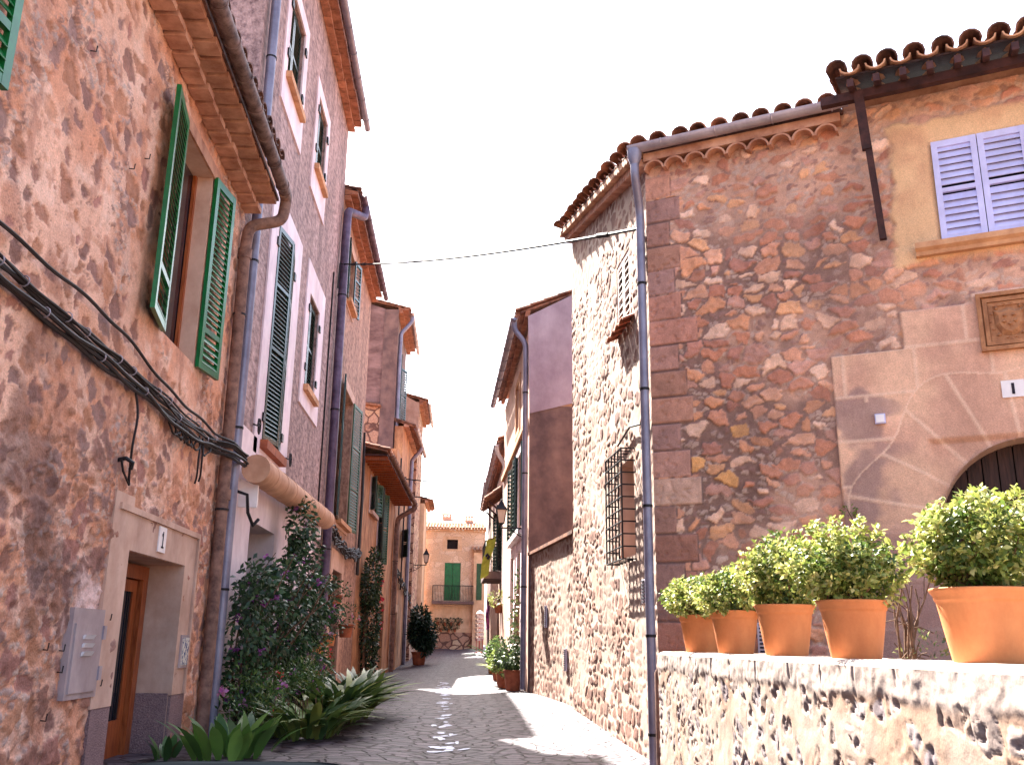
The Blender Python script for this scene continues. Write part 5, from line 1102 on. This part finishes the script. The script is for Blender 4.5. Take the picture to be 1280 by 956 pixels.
for (x, y, z, m, lb) in ((1.08, 40.3, 3.0, 'cloth_pink', 'purple cloth hanging outside the shop by the postcard rack'),):
    mb = MB(); rr = random.Random(1); v = []
    for i in range(10):
        for j in range(7): v.append((x+.1*j/6-.05+.02*math.sin(i), y+.07*math.sin(j*2+i*.3), z-1.2*i/9))
    mb.add(v, [(i*7+j, i*7+j+1, i*7+j+8, i*7+j+7) for i in range(9) for j in range(6)]); ob = mb.build('hanging_cloth', M[m], None, org=(x, y, z)); sd = ob.modifiers.new('thick', 'SOLIDIFY'); sd.thickness = 0.02
    tag(ob, lb, 'cloth')
rx, ry = 1.02, 54.0; rz = gz(rx, ry)
t = thing('postcard_rack', 'red framed postcard rack standing outside the shop at the street end', 'rack', (rx, ry, rz))
mb = MB(); mb.tube([(rx, ry, rz+.08), (rx, ry, rz+2.1)], .03, 8)
for a in range(4): mb.tube([(rx, ry, rz+.12), (rx+.3*math.cos(a*1.57+.6), ry+.3*math.sin(a*1.57+.6), rz+.015)], .018, 6)
mb.tube([(rx-.17, ry-.2, rz+.02), (rx-.17, ry-.2, rz+.75), (rx+.17, ry-.2, rz+.75), (rx+.17, ry-.2, rz+.02)], .022, 6); mb.build('stand', M['red_metal'], t)
for k in range(6):
    mb = MB(); z = rz+.75+.24*k
    for a in range(4):
        c = Vector((rx+.2*math.cos(a*math.pi/2+.3), ry+.2*math.sin(a*math.pi/2+.3), z)); nv = Vector((math.cos(a*math.pi/2+.3), math.sin(a*math.pi/2+.3), 0)); sv = nv.cross(Vector((0, 0, 1)))
        mb.obox(c, sv*.18, nv*.012+Vector((0, 0, .004)), Vector((0, 0, .085))+nv*.02)
    mb.build('card_tier', M['card'], t)
mb = MB(); mb.lathe((rx, ry, rz+2.1), [(.2, 0), (.22, .03), (.1, .16), (0, .2)], 12); mb.build('top_cap', M['plate'], t)

# ------------------------------------------------------------------ plants
def leaves(name, parent, P, D, L, W, cols, m, bendk=0.25, org=None, seg=2, upright=False):
    """many leaf blades: base points P, directions D, lengths L, widths W, one colour each; every blade is a folded strip"""
    P = np.asarray(P, float); D = np.asarray(D, float); n = len(P); D /= np.linalg.norm(D, axis=1)[:, None]+1e-9
    L = np.broadcast_to(L, n).astype(float); W = np.broadcast_to(W, n).astype(float)
    R = np.array([0, 0, 1.0])+RNG.normal(size=(n, 3))*.12 if upright else RNG.normal(size=(n, 3)); Sd = np.cross(D, R); Sd /= np.linalg.norm(Sd, axis=1)[:, None]+1e-9
    Nn = np.cross(Sd, D); Nn *= np.where(Nn[:, 2:3] < 0, -1, 1)
    rows = []
    prof = {2: [(0, .12), (.5, 1), (1, .05)], 3: [(0, .2), (.35, 1), (.7, .85), (1, .03)], 5: [(0, .3), (.2, .8), (.4, 1), (.6, .95), (.8, .6), (1, .03)]}[seg]
    for t, w in prof:
        c = P+D*(L*t)[:, None]-Nn*(L*bendk*t*t)[:, None]*1.0
        if upright: c[:, 2] -= L*bendk*0.45*t*t
        rows.append(c+Sd*(W*w/2)[:, None]+Nn*(W*w*.12)[:, None]); rows.append(c-Sd*(W*w/2)[:, None]+Nn*(W*w*.12)[:, None])
    k = len(rows); V = np.stack(rows, 1).reshape(-1, 3)
    base = (np.arange(n)*k)[:, None]; q = np.concatenate([base+np.array([2*i, 2*i+1, 2*i+3, 2*i+2])[None] for i in range(len(prof)-1)], 1).reshape(-1, 4)
    o0 = np.array(ORG[parent.name]) if parent is not None else np.array(org or (0, 0, 0))
    me = bpy.data.meshes.new(name); me.vertices.add(len(V)); me.vertices.foreach_set('co', (V-o0).astype(np.float32).ravel())
    me.loops.add(len(q)*4); me.loops.foreach_set('vertex_index', q.astype(np.int32).ravel()); me.polygons.add(len(q))
    me.polygons.foreach_set('loop_start', np.arange(0, len(q)*4, 4, dtype=np.int32)); me.polygons.foreach_set('loop_total', np.full(len(q), 4, np.int32)); me.update(calc_edges=True)
    me.polygons.foreach_set('use_smooth', np.full(len(q), True))
    at = me.color_attributes.new('Col', 'FLOAT_COLOR', 'POINT'); c4 = np.ones((len(V), 4), np.float32); c4[:, :3] = np.repeat(cols, k, 0); at.data.foreach_set('color', c4.ravel())
    return link_mesh(name, me, m, parent, org)
def leafcols(n, cols, var=0.3):
    c = np.array([S(*q)[:3] for q in cols]); k = RNG.integers(0, len(cols), n)
    return c[k]*(1+var*(RNG.random((n, 1))*2-1))
def clump_points(n, c, r, seed, lump=0.35, shell=0.55):
    """points in an uneven ellipsoid: lobes and gaps from a direction noise"""
    g = np.random.default_rng(seed); v = g.normal(size=(n, 3)); v /= np.linalg.norm(v, axis=1)[:, None]
    lobes = g.normal(size=(16, 3)); lobes /= np.linalg.norm(lobes, axis=1)[:, None]; amp = g.uniform(-0.6, 1, 16)
    f = (np.exp(5*(v@lobes.T-1))*amp).sum(1)
    rad = (shell+(1-shell)*g.random(n)**0.5)*(1+lump*f)
    return np.array(c)+v*rad[:, None]*np.array(r), v
def pot(parent, c, rt, rb, h, m):
    mb = MB(); c = Vector(c); k = 36
    prof = [(rb*.96, 0), (rb, .01), (rb+(rt*.9-rb)*.5, h*.45), (rt*.87, h*.78), (rt*.885, h*.82), (rt*.905, h*.83), (rt*.915, h*.85), (rt*.93, h*.90), (rt*.985, h*.95), (rt, h*.97), (rt, h*.99), (rt*.98, h), (rt*.88, h), (rt*.86, h*.9)]
    mb.lathe(c, prof, k); mb.add([c+Vector((rb*.96*math.cos(2*math.pi*i/k), rb*.96*math.sin(2*math.pi*i/k), 0)) for i in range(k)], [tuple(range(k-1, -1, -1))])
    o = mb.build('pot', m, parent, smooth=True)
    mb = MB(); mb.add([c+Vector((0, 0, h*.92))]+[c+Vector((rt*.88*math.cos(2*math.pi*i/20), rt*.88*math.sin(2*math.pi*i/20), h*.9)) for i in range(20)], [(0, 1+i, 1+(i+1) % 20) for i in range(20)]); mb.build('soil', M['soil'], parent)
    return o
def boxwood(c, rt, h, cr, ch, seed, label, off=(0, 0)):
    t = thing('potted_shrub', label, 'potted shrub', c, 'potted boxwood shrubs along the terrace wall'); pot(t, c, rt, rt*.68, h, M['terracotta'])
    g = np.random.default_rng(seed); cc = np.array(c)+np.array([off[0], off[1], h+ch*.42])
    rad = np.array([cr, cr, ch*.58])
    # sprigs: short shoots with paired leaves
    tips, v = clump_points(330, cc, rad, seed, lump=0.42, shell=0.55)
    tips = tips[tips[:, 2] > c[2]+h*.93]
    base = np.array(c)+np.array([off[0]*.3, off[1]*.3, h*.95])
    P = []; D = []; mb = MB()
    for i, tp in enumerate(tips):
        d = tp-cc; d /= np.linalg.norm(d)+1e-6; d = d+np.array([0, 0, .55]); d /= np.linalg.norm(d)
        ln = g.uniform(.06, .13)*cr/.3; k = 15
        for j in range(k):
            a = j/k; p = tp-d*ln*(1-a)+g.normal(size=3)*.006; P.append(p); q = g.normal(size=3); q -= d*(q@d); q /= np.linalg.norm(q); D.append(q*.9+d*(.35+.6*a))
        if i % 9 == 0:
            midp = base+(tp-base)*.5+g.normal(size=3)*.03; mb.tube([base+g.normal(size=3)*.02*np.array([1, 1, 0]), midp, tp-d*ln], [.008, .006, .003], 5)
    n = len(P); inner, v2 = clump_points(1500, cc, rad*.78, seed+5, lump=.3, shell=.5); inner = inner[inner[:, 2] > c[2]+h*.97]
    P = np.array(P); D = np.array(D)
    ca = leafcols(len(P), [(128, 140, 66), (152, 156, 80), (172, 170, 96), (108, 124, 58), (192, 184, 116), (144, 150, 76)], .25)  # outer leaves: palest tones put bright highlights into the colour
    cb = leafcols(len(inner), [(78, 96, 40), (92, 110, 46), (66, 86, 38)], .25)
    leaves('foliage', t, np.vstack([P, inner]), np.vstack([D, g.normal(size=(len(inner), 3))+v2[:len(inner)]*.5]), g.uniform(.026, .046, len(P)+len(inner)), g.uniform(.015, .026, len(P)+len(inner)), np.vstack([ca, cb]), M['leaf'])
    mb.build('branches', M['twig'], t)
ZT = 1.194
boxwood((2.24, 8.95, ZT), .225, .335, .35, .37, 101, 'small boxwood in a terracotta pot nearest the grey downpipe', (-.06, .02))
boxwood((2.20, 7.72, ZT), .205, .335, .28, .36, 102, 'boxwood in a terracotta pot between the smallest shrub and the taller dark one', (0, .05))
boxwood((2.20, 6.50, ZT), .205, .335, .27, .45, 103, 'taller boxwood with bare twigs showing in the middle terracotta pot', (-.02, .0))
boxwood((2.20, 5.34, ZT), .20, .315, .28, .39, 104, 'round boxwood in a terracotta pot left of the bare dry stems', (-.03, .0))
boxwood((2.33, 4.2, ZT), .225, .32, .31, .42, 105, 'largest looking boxwood in front of the arched door, cut by the photo edge', (-.02, .0))
# bare stems and a small weed behind the pots
t = thing('bare_shrub', 'bare pale stems of a dry shrub behind the terracotta pots', 'shrub', (3.22, 6.9, .75)); mb = MB(); rr = random.Random(12)
for k in range(9):
    p = Vector((3.2+rr.uniform(-.08, .1), 6.9+rr.uniform(-.1, .1), .76)); d = Vector((rr.uniform(-.25, .25), rr.uniform(-.2, .2), 1)); pts = [p.copy()]
    for i in range(7): p = p+d*.13; d = d+Vector((rr.uniform(-.25, .25), rr.uniform(-.2, .2), rr.uniform(-.1, .1))); pts.append(p.copy())
    mb.tube(pts, [.026 if k < 2 else .011]*3+[.016 if k < 2 else .008]*3+[.006]*2, 6)
    for j in (3, 5, 6):
        e = pts[j]+Vector((rr.uniform(-.25, .25), rr.uniform(-.1, .1), rr.uniform(-.05, .2))); mb.tube([pts[j], (pts[j]+e)/2+Vector((0, 0, .03)), e], .004, 4)
mb.build('stems', M['twig'], t)
pp, vv = clump_points(160, (3.35, 6.85, 1.15), (.22, .15, .2), 12); leaves('foliage', t, pp, vv+RNG.normal(size=vv.shape)*.5, .04, .022, leafcols(160, [(84, 96, 56), (110, 112, 70)]), M['leaf_dark'])
t = thing('wall_weed', 'tiny green weed growing from the dressed stone joint', 'weed', FX.p(2.18, .05, 2.5)); g = FX.p(2.18, .05, 2.5)
pp, vv = clump_points(40, FX.p(2.16, .1, 2.58), (.07, .05, .05), 13); leaves('foliage', t, pp, vv, .035, .02, leafcols(40, [(86, 104, 40), (104, 120, 50)]), M['leaf_dark'])
mb = MB(); mb.tube([FX.p(2.2, .04, 2.42), FX.p(2.19, .08, 2.5), FX.p(2.15, .1, 2.6)], .005, 4); mb.tube([FX.p(2.2, .04, 2.42), FX.p(2.23, .09, 2.52), FX.p(2.24, .1, 2.61)], .005, 4); mb.build('stem', M['twig'], t)

# flowering climber in front of the white base
def blossoms(parent, pts, cols, size):
    P = []; D = []; C = []
    for p in pts:
        for k in range(9): P.append(np.array(p)+RNG.normal(size=3)*size*.35); D.append(RNG.normal(size=3)+np.array([.5, -.3, .3])); C.append(cols[RNG.integers(len(cols))])
    leaves('blossom', parent, P, D, size, size*.8, np.array([S(*c)[:3] for c in C]), M['leaf'])
t = thing('flowering_climber', 'dark leafed climber with purple flowers in front of the white house base', 'climber', (-3.0, 14.5, 0))
mb = MB(); rr = random.Random(21); tips = []
for k in range(16):
    y0 = rr.choice((13.7, 14.6, 15.2, 16.4)); p = Vector((-3.05, y0+rr.uniform(-.1, .1), 0)); d = Vector((rr.uniform(-.02, .12), rr.uniform(-.2, .25), 1)); pts = [p.copy()]
    for i in range(10):
        p = p+d*.26; d = (d+Vector((rr.uniform(-.14, .2), rr.uniform(-.25, .3), rr.uniform(-.2, .1)))).normalized(); p.x = max(p.x, -3.2); pts.append(p.copy())
    mb.tube(pts, [.022-.0017*i for i in range(11)], 5)
mb.build('stems', M['twig'], t)
P = []; V = []
for (c, r, n) in (((-2.9, 13.8, 1.85), (.32, .7, .42), 560), ((-2.85, 15.0, 2.0), (.42, .8, .5), 700), ((-2.75, 16.3, 2.35), (.32, .5, .7), 760), ((-2.85, 16.6, 3.05), (.22, .35, .5), 420), ((-2.7, 17.0, 1.7), (.4, .9, .4), 560), ((-2.85, 14.4, 1.15), (.3, .6, .3), 300), ((-2.8, 16.1, 1.1), (.35, .7, .3), 300), ((-2.9, 13.5, .7), (.28, .42, .4), 380), ((-2.55, 18.0, 1.8), (.3, .9, .25), 350), ((-2.6, 18.6, 2.3), (.2, .7, .14), 160), ((-2.85, 13.3, 1.5), (.25, .35, .6), 420), ((-2.8, 15.4, 1.25), (.35, .6, .3), 350), ((-2.75, 16.8, 1.0), (.35, .8, .3), 380)):
    p, v = clump_points(n, c, r, int(n+c[1]*10), lump=.5, shell=.25); P.append(p); V.append(v)
P = np.vstack(P); V = np.vstack(V); P[:, 0] = np.maximum(P[:, 0], -3.2)
leaves('foliage', t, P, V*.6+RNG.normal(size=V.shape)*.6+np.array([.3, -.2, -.35]), RNG.uniform(.07, .13, len(P)), RNG.uniform(.04, .07, len(P)), leafcols(len(P), [(42, 66, 42), (54, 82, 50), (36, 56, 38), (66, 92, 56), (48, 72, 42)], .3), M['leaf_dark'])
bl = P[RNG.integers(0, len(P), 60)]; blossoms(t, bl, [(138, 66, 136), (160, 84, 156), (120, 56, 120)], .06)
# big strap leaves in the foreground and the clump along the wall
def strap(name, label, cat, c, n, L, W, spread, cols, seed, up=.9, bk=.45):
    t = thing(name, label, cat, c); g = np.random.default_rng(seed); P = []; D = []
    for i in range(n):
        a = g.uniform(0, 2*math.pi); r = g.random()**.5
        P.append((c[0]+spread[0]*r*math.cos(a), c[1]+spread[1]*r*math.sin(a), c[2]+.01)); D.append((math.cos(a)*g.uniform(.2, 1)*(1-up*.3), math.sin(a)*g.uniform(.2, 1)*(1-up*.3), up+g.uniform(-.15, .2)))
    leaves('foliage', t, P, D, g.uniform(L*.65, L*1.1, n), g.uniform(W*.75, W*1.15, n), leafcols(n, cols, .2), M['leaf_dark'], bendk=bk, seg=5, upright=True)
    return t
strap('broad_leaf_plant', 'broad leafed plant by the brown downpipe at the near kerb', 'plant', (-2.5, 11.3, .0), 40, .6, .14, (.4, .75), [(70, 104, 48), (86, 122, 56), (58, 90, 46), (98, 132, 62)], 31, up=.95, bk=.25)
strap('broad_leaf_plant', 'small broad leafed plant at the foot of the orange door', 'plant', (-3.1, 10.9, .0), 12, .32, .1, (.1, .2), [(52, 84, 44), (64, 98, 50)], 32, up=.9, bk=.2)
strap('aspidistra_clump', 'dense clump of arching strap leaves halfway along the left wall', 'plant', (-1.85, 15.6, .1), 250, 1.0, .13, (.42, 1.5), [(66, 92, 48), (86, 110, 56), (54, 80, 46), (126, 132, 62), (98, 118, 58)], 33, up=1.0, bk=.5)
strap('aspidistra_clump', 'low clump of strap leaves at the far end of the planted strip', 'plant', (-2.3, 19.8, .05), 180, 1.0, .12, (.45, 1.9), [(58, 82, 48), (70, 92, 50), (48, 72, 46)], 34, up=1.0, bk=.5)
strap('aspidistra_clump', 'nearest clump of strap leaves, spreading over the paving below the climber', 'plant', (-1.95, 13.2, .06), 150, .75, .12, (.4, .9), [(66, 92, 48), (86, 110, 56), (54, 80, 46), (118, 126, 62), (98, 118, 58)], 35, up=1.0, bk=.5)
t = thing('flower_bed', 'tangle of small pink and red flowers below the climber', 'flowers', (-2.45, 15.6, 0))
P = []; V = []
for (c, r, n) in (((-2.55, 12.9, .35), (.35, .6, .45), 1000), ((-2.4, 14.6, .5), (.4, .8, .55), 1300), ((-2.75, 13.8, .45), (.35, .9, .5), 900), ((-2.7, 18.0, .5), (.35, 1.2, .5), 1100), ((-2.6, 16.5, .7), (.4, .8, .6), 1100)):
    p, v = clump_points(n, c, r, n, lump=.5, shell=.2); P.append(p); V.append(v)
P = np.vstack(P); V = np.vstack(V); P[:, 2] = np.maximum(P[:, 2], .02)
leaves('foliage', t, P, V*.5+RNG.normal(size=V.shape)*.6+np.array([0, 0, .4]), RNG.uniform(.05, .09, len(P)), RNG.uniform(.02, .035, len(P)), leafcols(len(P), [(62, 92, 46), (78, 106, 54), (50, 78, 42), (92, 112, 58)]), M['leaf_dark'])
mb = MB(); rr = random.Random(3)
for k in range(40): x, y = rr.uniform(-2.6, -1.9), rr.uniform(13.0, 15); mb.tube([(x, y, 0), (x+.04, y, .2), (x+rr.uniform(-.1, .1), y+rr.uniform(-.1, .1), .5)], .005, 4)
mb.build('stems', M['twig'], t)
sel = P[(P[:, 2] > .3)]; blossoms(t, sel[RNG.integers(0, len(sel), 16)], [(196, 124, 176), (176, 96, 160), (206, 150, 190)], .07); blossoms(t, sel[RNG.integers(0, len(sel), 7)], [(214, 50, 40)], .06)

def wallpot(c, r, h, label, fcols=None, seed=1, n=160, spread=.26, fr=FL, up=.25):
    t = thing('hanging_pot', label, 'hanging pot', c, 'terracotta pots hung on the left wall'); pot(t, c, r, r*.7, h, M['terra_old'] if seed % 2 else M['terracotta'])
    p, v = clump_points(n, (c[0], c[1], c[2]+h+up*.6), (spread, spread, up), seed); leaves('foliage', t, p, v+RNG.normal(size=v.shape)*.5, RNG.uniform(.06, .1, n), RNG.uniform(.03, .05, n), leafcols(n, [(62, 84, 54), (80, 100, 60), (52, 72, 50)]), M['leaf_dark'])
    if fcols: blossoms(t, p[:6], fcols, .06)
    mb = MB(); mb.tube([(c[0]+r*1.06*math.cos(a), c[1]+r*1.06*math.sin(a), c[2]+h*.8) for a in [2*math.pi*i/14 for i in range(15)]], .008, 5); mb.tube([(c[0]-r, c[1], c[2]+h*.8), (XL+.02, c[1], c[2]+h*.8), (XL+.02, c[1], c[2]+h*.3), (c[0]-r*.6, c[1], c[2]+h*.1)], .008, 5); mb.build('holder', M['iron'], t)
wallpot((-3.0, 22.9, 2.0), .19, .3, 'terracotta pot of dark leaves hung highest, in front of the narrow doorway', None, 1, up=.2)
wallpot((-2.98, 22.2, 1.15), .17, .26, 'terracotta pot hung low beside the dark lilac downpipe', [(206, 150, 190)], 2)
wallpot((-2.98, 25.3, 1.35), .21, .33, 'orange pot with white and pink flowers hung on the brown house', [(220, 200, 210), (214, 120, 150)], 3, up=.3)
wallpot((-2.98, 20.6, 1.0), .15, .22, 'small terracotta pot lost among the climber leaves', None, 4)
wallpot((-3.0, 13.75, .95), .12, .16, 'small orange pot hung between the two downpipes and climber', None, 5, n=60, spread=.15)
t = thing('ground_pot', 'old terracotta pot standing behind the arching strap leaves', 'pot', (-2.9, 19.6, 0)); pot(t, (-2.9, 19.6, .02), .22, .16, .42, M['terra_old'])
# climbing bush on the ochre house, with red flowers
t = thing('climbing_bush', 'tall narrow climber with red flowers on the low ochre house', 'climber', (-3.05, 31.2, .03)); P = []; V = []
for (c, r, n) in (((-2.95, 31.4, 3.1), (.3, .75, .9), 1300), ((-2.95, 31.8, 1.9), (.28, .7, 1.0), 1200), ((-2.95, 32.2, .8), (.25, .7, .8), 800)):
    p, v = clump_points(n, c, r, n+3, lump=.4, shell=.3); P.append(p); V.append(v)
P = np.vstack(P); V = np.vstack(V); P[:, 0] = np.maximum(P[:, 0], -3.24)
leaves('foliage', t, P, V+RNG.normal(size=V.shape)*.5, RNG.uniform(.09, .14, len(P)), RNG.uniform(.05, .08, len(P)), leafcols(len(P), [(46, 66, 40), (58, 80, 46), (38, 56, 38)]), M['leaf_dark'])
mb = MB()
for k in range(5): mb.tube([(-3.05, 31.2+.25*k, .03), (-3.1, 31.3+.2*k, 1.2), (-3.1, 31.3+.15*k, 3.2)], .025, 5)
mb.build('stems', M['twig'], t)
blossoms(t, [(-2.85, 33.4+RNG.uniform(-.4, .5), z) for z in (3.3, 3.2, 2.7, 2.6, 2.2, 1.9, 1.8, 2.65, 3.25, 1.85)], [(216, 84, 96), (206, 60, 70), (222, 110, 110)], .13)
# big potted bush at the far left
c = (-1.95, 46.2, gz(-1.95, 46.2)); t = thing('potted_bush', 'large dark bush in a terracotta pot near the end of the shaded side', 'potted shrub', c); pot(t, c, .38, .27, .6, M['terra_old'])
P = []; V = []
for (q, r, n) in (((0, 0, 1.35), (.48, .5, .65), 1300), ((.0, 0, 1.95), (.42, .42, .5), 800), ((.3, -.1, 1.05), (.4, .4, .4), 500)):
    p, v = clump_points(n, (c[0]+q[0], c[1]+q[1], c[2]+q[2]), r, n+8, lump=.5, shell=.3); P.append(p); V.append(v)
P = np.vstack(P); V = np.vstack(V); leaves('foliage', t, P, V+RNG.normal(size=V.shape)*.5, RNG.uniform(.16, .28, len(P)), RNG.uniform(.07, .11, len(P)), leafcols(len(P), [(36, 56, 42), (48, 70, 48), (30, 48, 38)]), M['leaf_dark'])
mb = MB(); mb.tube([(c[0], c[1], c[2]+.6), (c[0]+.05, c[1], c[2]+2.2)], .05, 6); mb.build('stem', M['twig'], t)
# plants along the sunny side
def potplant(x, y, r, h, label, kind, cols, seed, ph=.8):
    c = (x, y, gz(x, y)); t = thing('potted_plant', label, 'potted plant', c); pot(t, c, r, r*.7, h, M['terra_old'] if seed % 2 else M['terracotta'])
    if kind == 'strap':
        g = np.random.default_rng(seed); n = 90; a = g.uniform(0, 2*math.pi, n); P = np.stack([x+r*.5*np.cos(a), y+r*.5*np.sin(a), np.full(n, c[2]+h*.9)], 1); D = np.stack([np.cos(a)*g.uniform(.2, 1, n), np.sin(a)*g.uniform(.2, 1, n), np.full(n, .9)], 1)
        leaves('foliage', t, P, D, g.uniform(ph*.6, ph*1.1, n), .05, leafcols(n, cols, .25), M['leaf'], bendk=.45, seg=5, upright=True)
    else:
        n = 700; p, v = clump_points(n, (x, y, c[2]+h+ph*.45), (r*1.5, r*1.5, ph*.55), seed, lump=.5, shell=.25)
        leaves('foliage', t, p, v+RNG.normal(size=v.shape)*.5, RNG.uniform(.07, .12, n), RNG.uniform(.035, .06, n), leafcols(n, cols, .25), M['leaf'] if kind == 'light' else M['leaf_dark'])
        mb = MB(); mb.tube([(x, y, c[2]+h*.8), (x+.02, y, c[2]+h+ph*.6)], .018, 5); mb.build('stem', M['twig'], t)
    return t
potplant(1.13, 20.9, .22, .42, 'dark leafed plant in the pot at the grey gabled house corner', 'dark', [(48, 66, 40), (62, 80, 46)], 61, .55)
potplant(1.0, 23.4, .17, .3, 'sunlit spiky plant in a clay pot on the bright patch of street', 'strap', [(150, 160, 84), (176, 182, 104), (120, 136, 64)], 62, .6)
potplant(1.0, 22.2, .2, .36, 'low pale bush in a pot between the dark and the spiky plant', 'light', [(120, 132, 74), (96, 112, 60)], 63, .38)
potplant(1.05, 31.0, .22, .38, 'dark palm-like plant in a pot below the iron balcony', 'strap', [(44, 66, 40), (56, 80, 46)], 64, .95)
potplant(1.02, 26.2, .2, .4, 'pale green plant in a pot against the sunny house wall', 'light', [(90, 112, 58), (72, 94, 50)], 65, .6)
t = thing('trellis_climber', 'thin climbing plant on canes against the sunny wall by the drainpipe', 'climber', (1.22, 21.6, .3)); mb = MB(); P = []
for k in range(4):
    y = 21.0+.5*k; mb.tube([(1.2, y, .32), (1.22, y+.05, 1.6), (1.25, y+.02, 2.9-.25*k)], .014, 5); P += [(1.2+RNG.normal()*.06, y+RNG.normal()*.1, RNG.uniform(.6, 2.9-.25*k)) for _ in range(70)]
mb.build('canes', M['twig'], t); P = np.array(P); leaves('foliage', t, P, RNG.normal(size=P.shape), .09, .05, leafcols(len(P), [(62, 76, 44), (90, 100, 60), (48, 62, 40)]), M['leaf_dark'])
t = thing('hanging_basket', 'small hanging flower basket beside the sunny doorways', 'hanging pot', (1.1, 28.1, 2.3)); pot(t, (1.1, 28.1, 2.1), .18, .13, .26, M['terra_old'])
p, v = clump_points(160, (1.1, 28.1, 2.45), (.28, .28, .18), 71); leaves('foliage', t, p, v, .09, .05, leafcols(160, [(120, 130, 70), (150, 150, 90)]), M['leaf'])
mb = MB(); mb.tube([(1.3, 28.1, 2.9), (1.1, 28.1, 2.9), (1.1, 28.1, 2.3)], .01, 5); mb.build('hook', M['iron'], t)
# seven small pots on the facing house
for (x, z) in ((-1.5, 2.42), (-1.02, 2.38), (-.62, 2.4), (-.16, 2.42), (-1.28, 2.02), (-.8, 2.0), (-.4, 2.02)):
    c = (x, 61.8, z-.1); t = thing('wall_pot', 'small plant in a wall pot under the balcony of the facing house', 'wall pot', c, 'pots on the facing house wall'); mb = MB(); mb.lathe(c, [(.07, 0), (.11, .2), (.12, .22), (.1, .22)], 12); mb.build('pot', M['terra_old'], t)
    p, v = clump_points(70, (x, 61.75, z+.2), (.2, .14, .13), int(x*100+900)); leaves('foliage', t, p, v, .11, .06, leafcols(70, [(56, 60, 40), (74, 78, 50)]), M['leaf_dark'])

# ------------------------------------------------------------------ dark car below the lens
t = thing('black_car', 'glossy black car bonnet showing as a dark sliver at the bottom edge of the view', 'car', (-.5, 1.2, 0))
us = np.linspace(-1, 1, 41); ys = np.linspace(-1.6, 2.5, 60); UU, YY = np.meshgrid(us, ys)
hw = .33*(1-.04*sst(1.4, 2.5, YY)); XX = -.43+UU*hw
top = .985-.01*(YY > 9)-.06*sst(1.7, 2.5, YY)-.16*sst(2.25, 2.52, YY)+.0*UU
prof = 1-np.abs(UU)**7; hump = .012*np.exp(-((UU-.76)/.10)**2)*sst(1.0, 1.8, YY)
ZZ = .28+(top+.055*sst(1.0, 1.9, YY)*(1-sst(2.2, 2.6, YY))-.28+hump)*np.clip(prof, 0, 1)**.5
grid_mesh('body', np.stack([XX, YY, ZZ], -1), None, np.ones((59, 40), bool), M['car'], t)
mb = MB(); mb.add([(x, 2.5, z) for x, z in ((-.73, .28), (-.13, .28), (-.13, .7), (-.73, .7))], [(0, 1, 2, 3)]); mb.build('front_panel', M['car'], t)
for sx in (-.62, -.24):
    mb = MB()
    vs_ = [(sx+.07*math.cos(a), 2.5+.03*k, .72+.07*math.sin(a)) for k in (0, 1) for a in [2*math.pi*i/16 for i in range(16)]]
    mb.add(vs_, [(i, (i+1) % 16, 16+(i+1) % 16, 16+i) for i in range(16)]+[tuple(range(16, 32))]); mb.build('headlamp', M['chrome'], t, smooth=True)
for x in (-.70, -.16):
    for y in (-1.0, 1.7):
        mb = MB(); mb.tube([(x-.09, y, .3), (x+.09, y, .3)], .3, 24); wh = mb.build('wheel', M['rubber'], t); mb = MB(); mb.tube([(x-.095, y, .3), (x+.095, y, .3)], .17, 16); mb.build('rim', M['chrome'], wh)
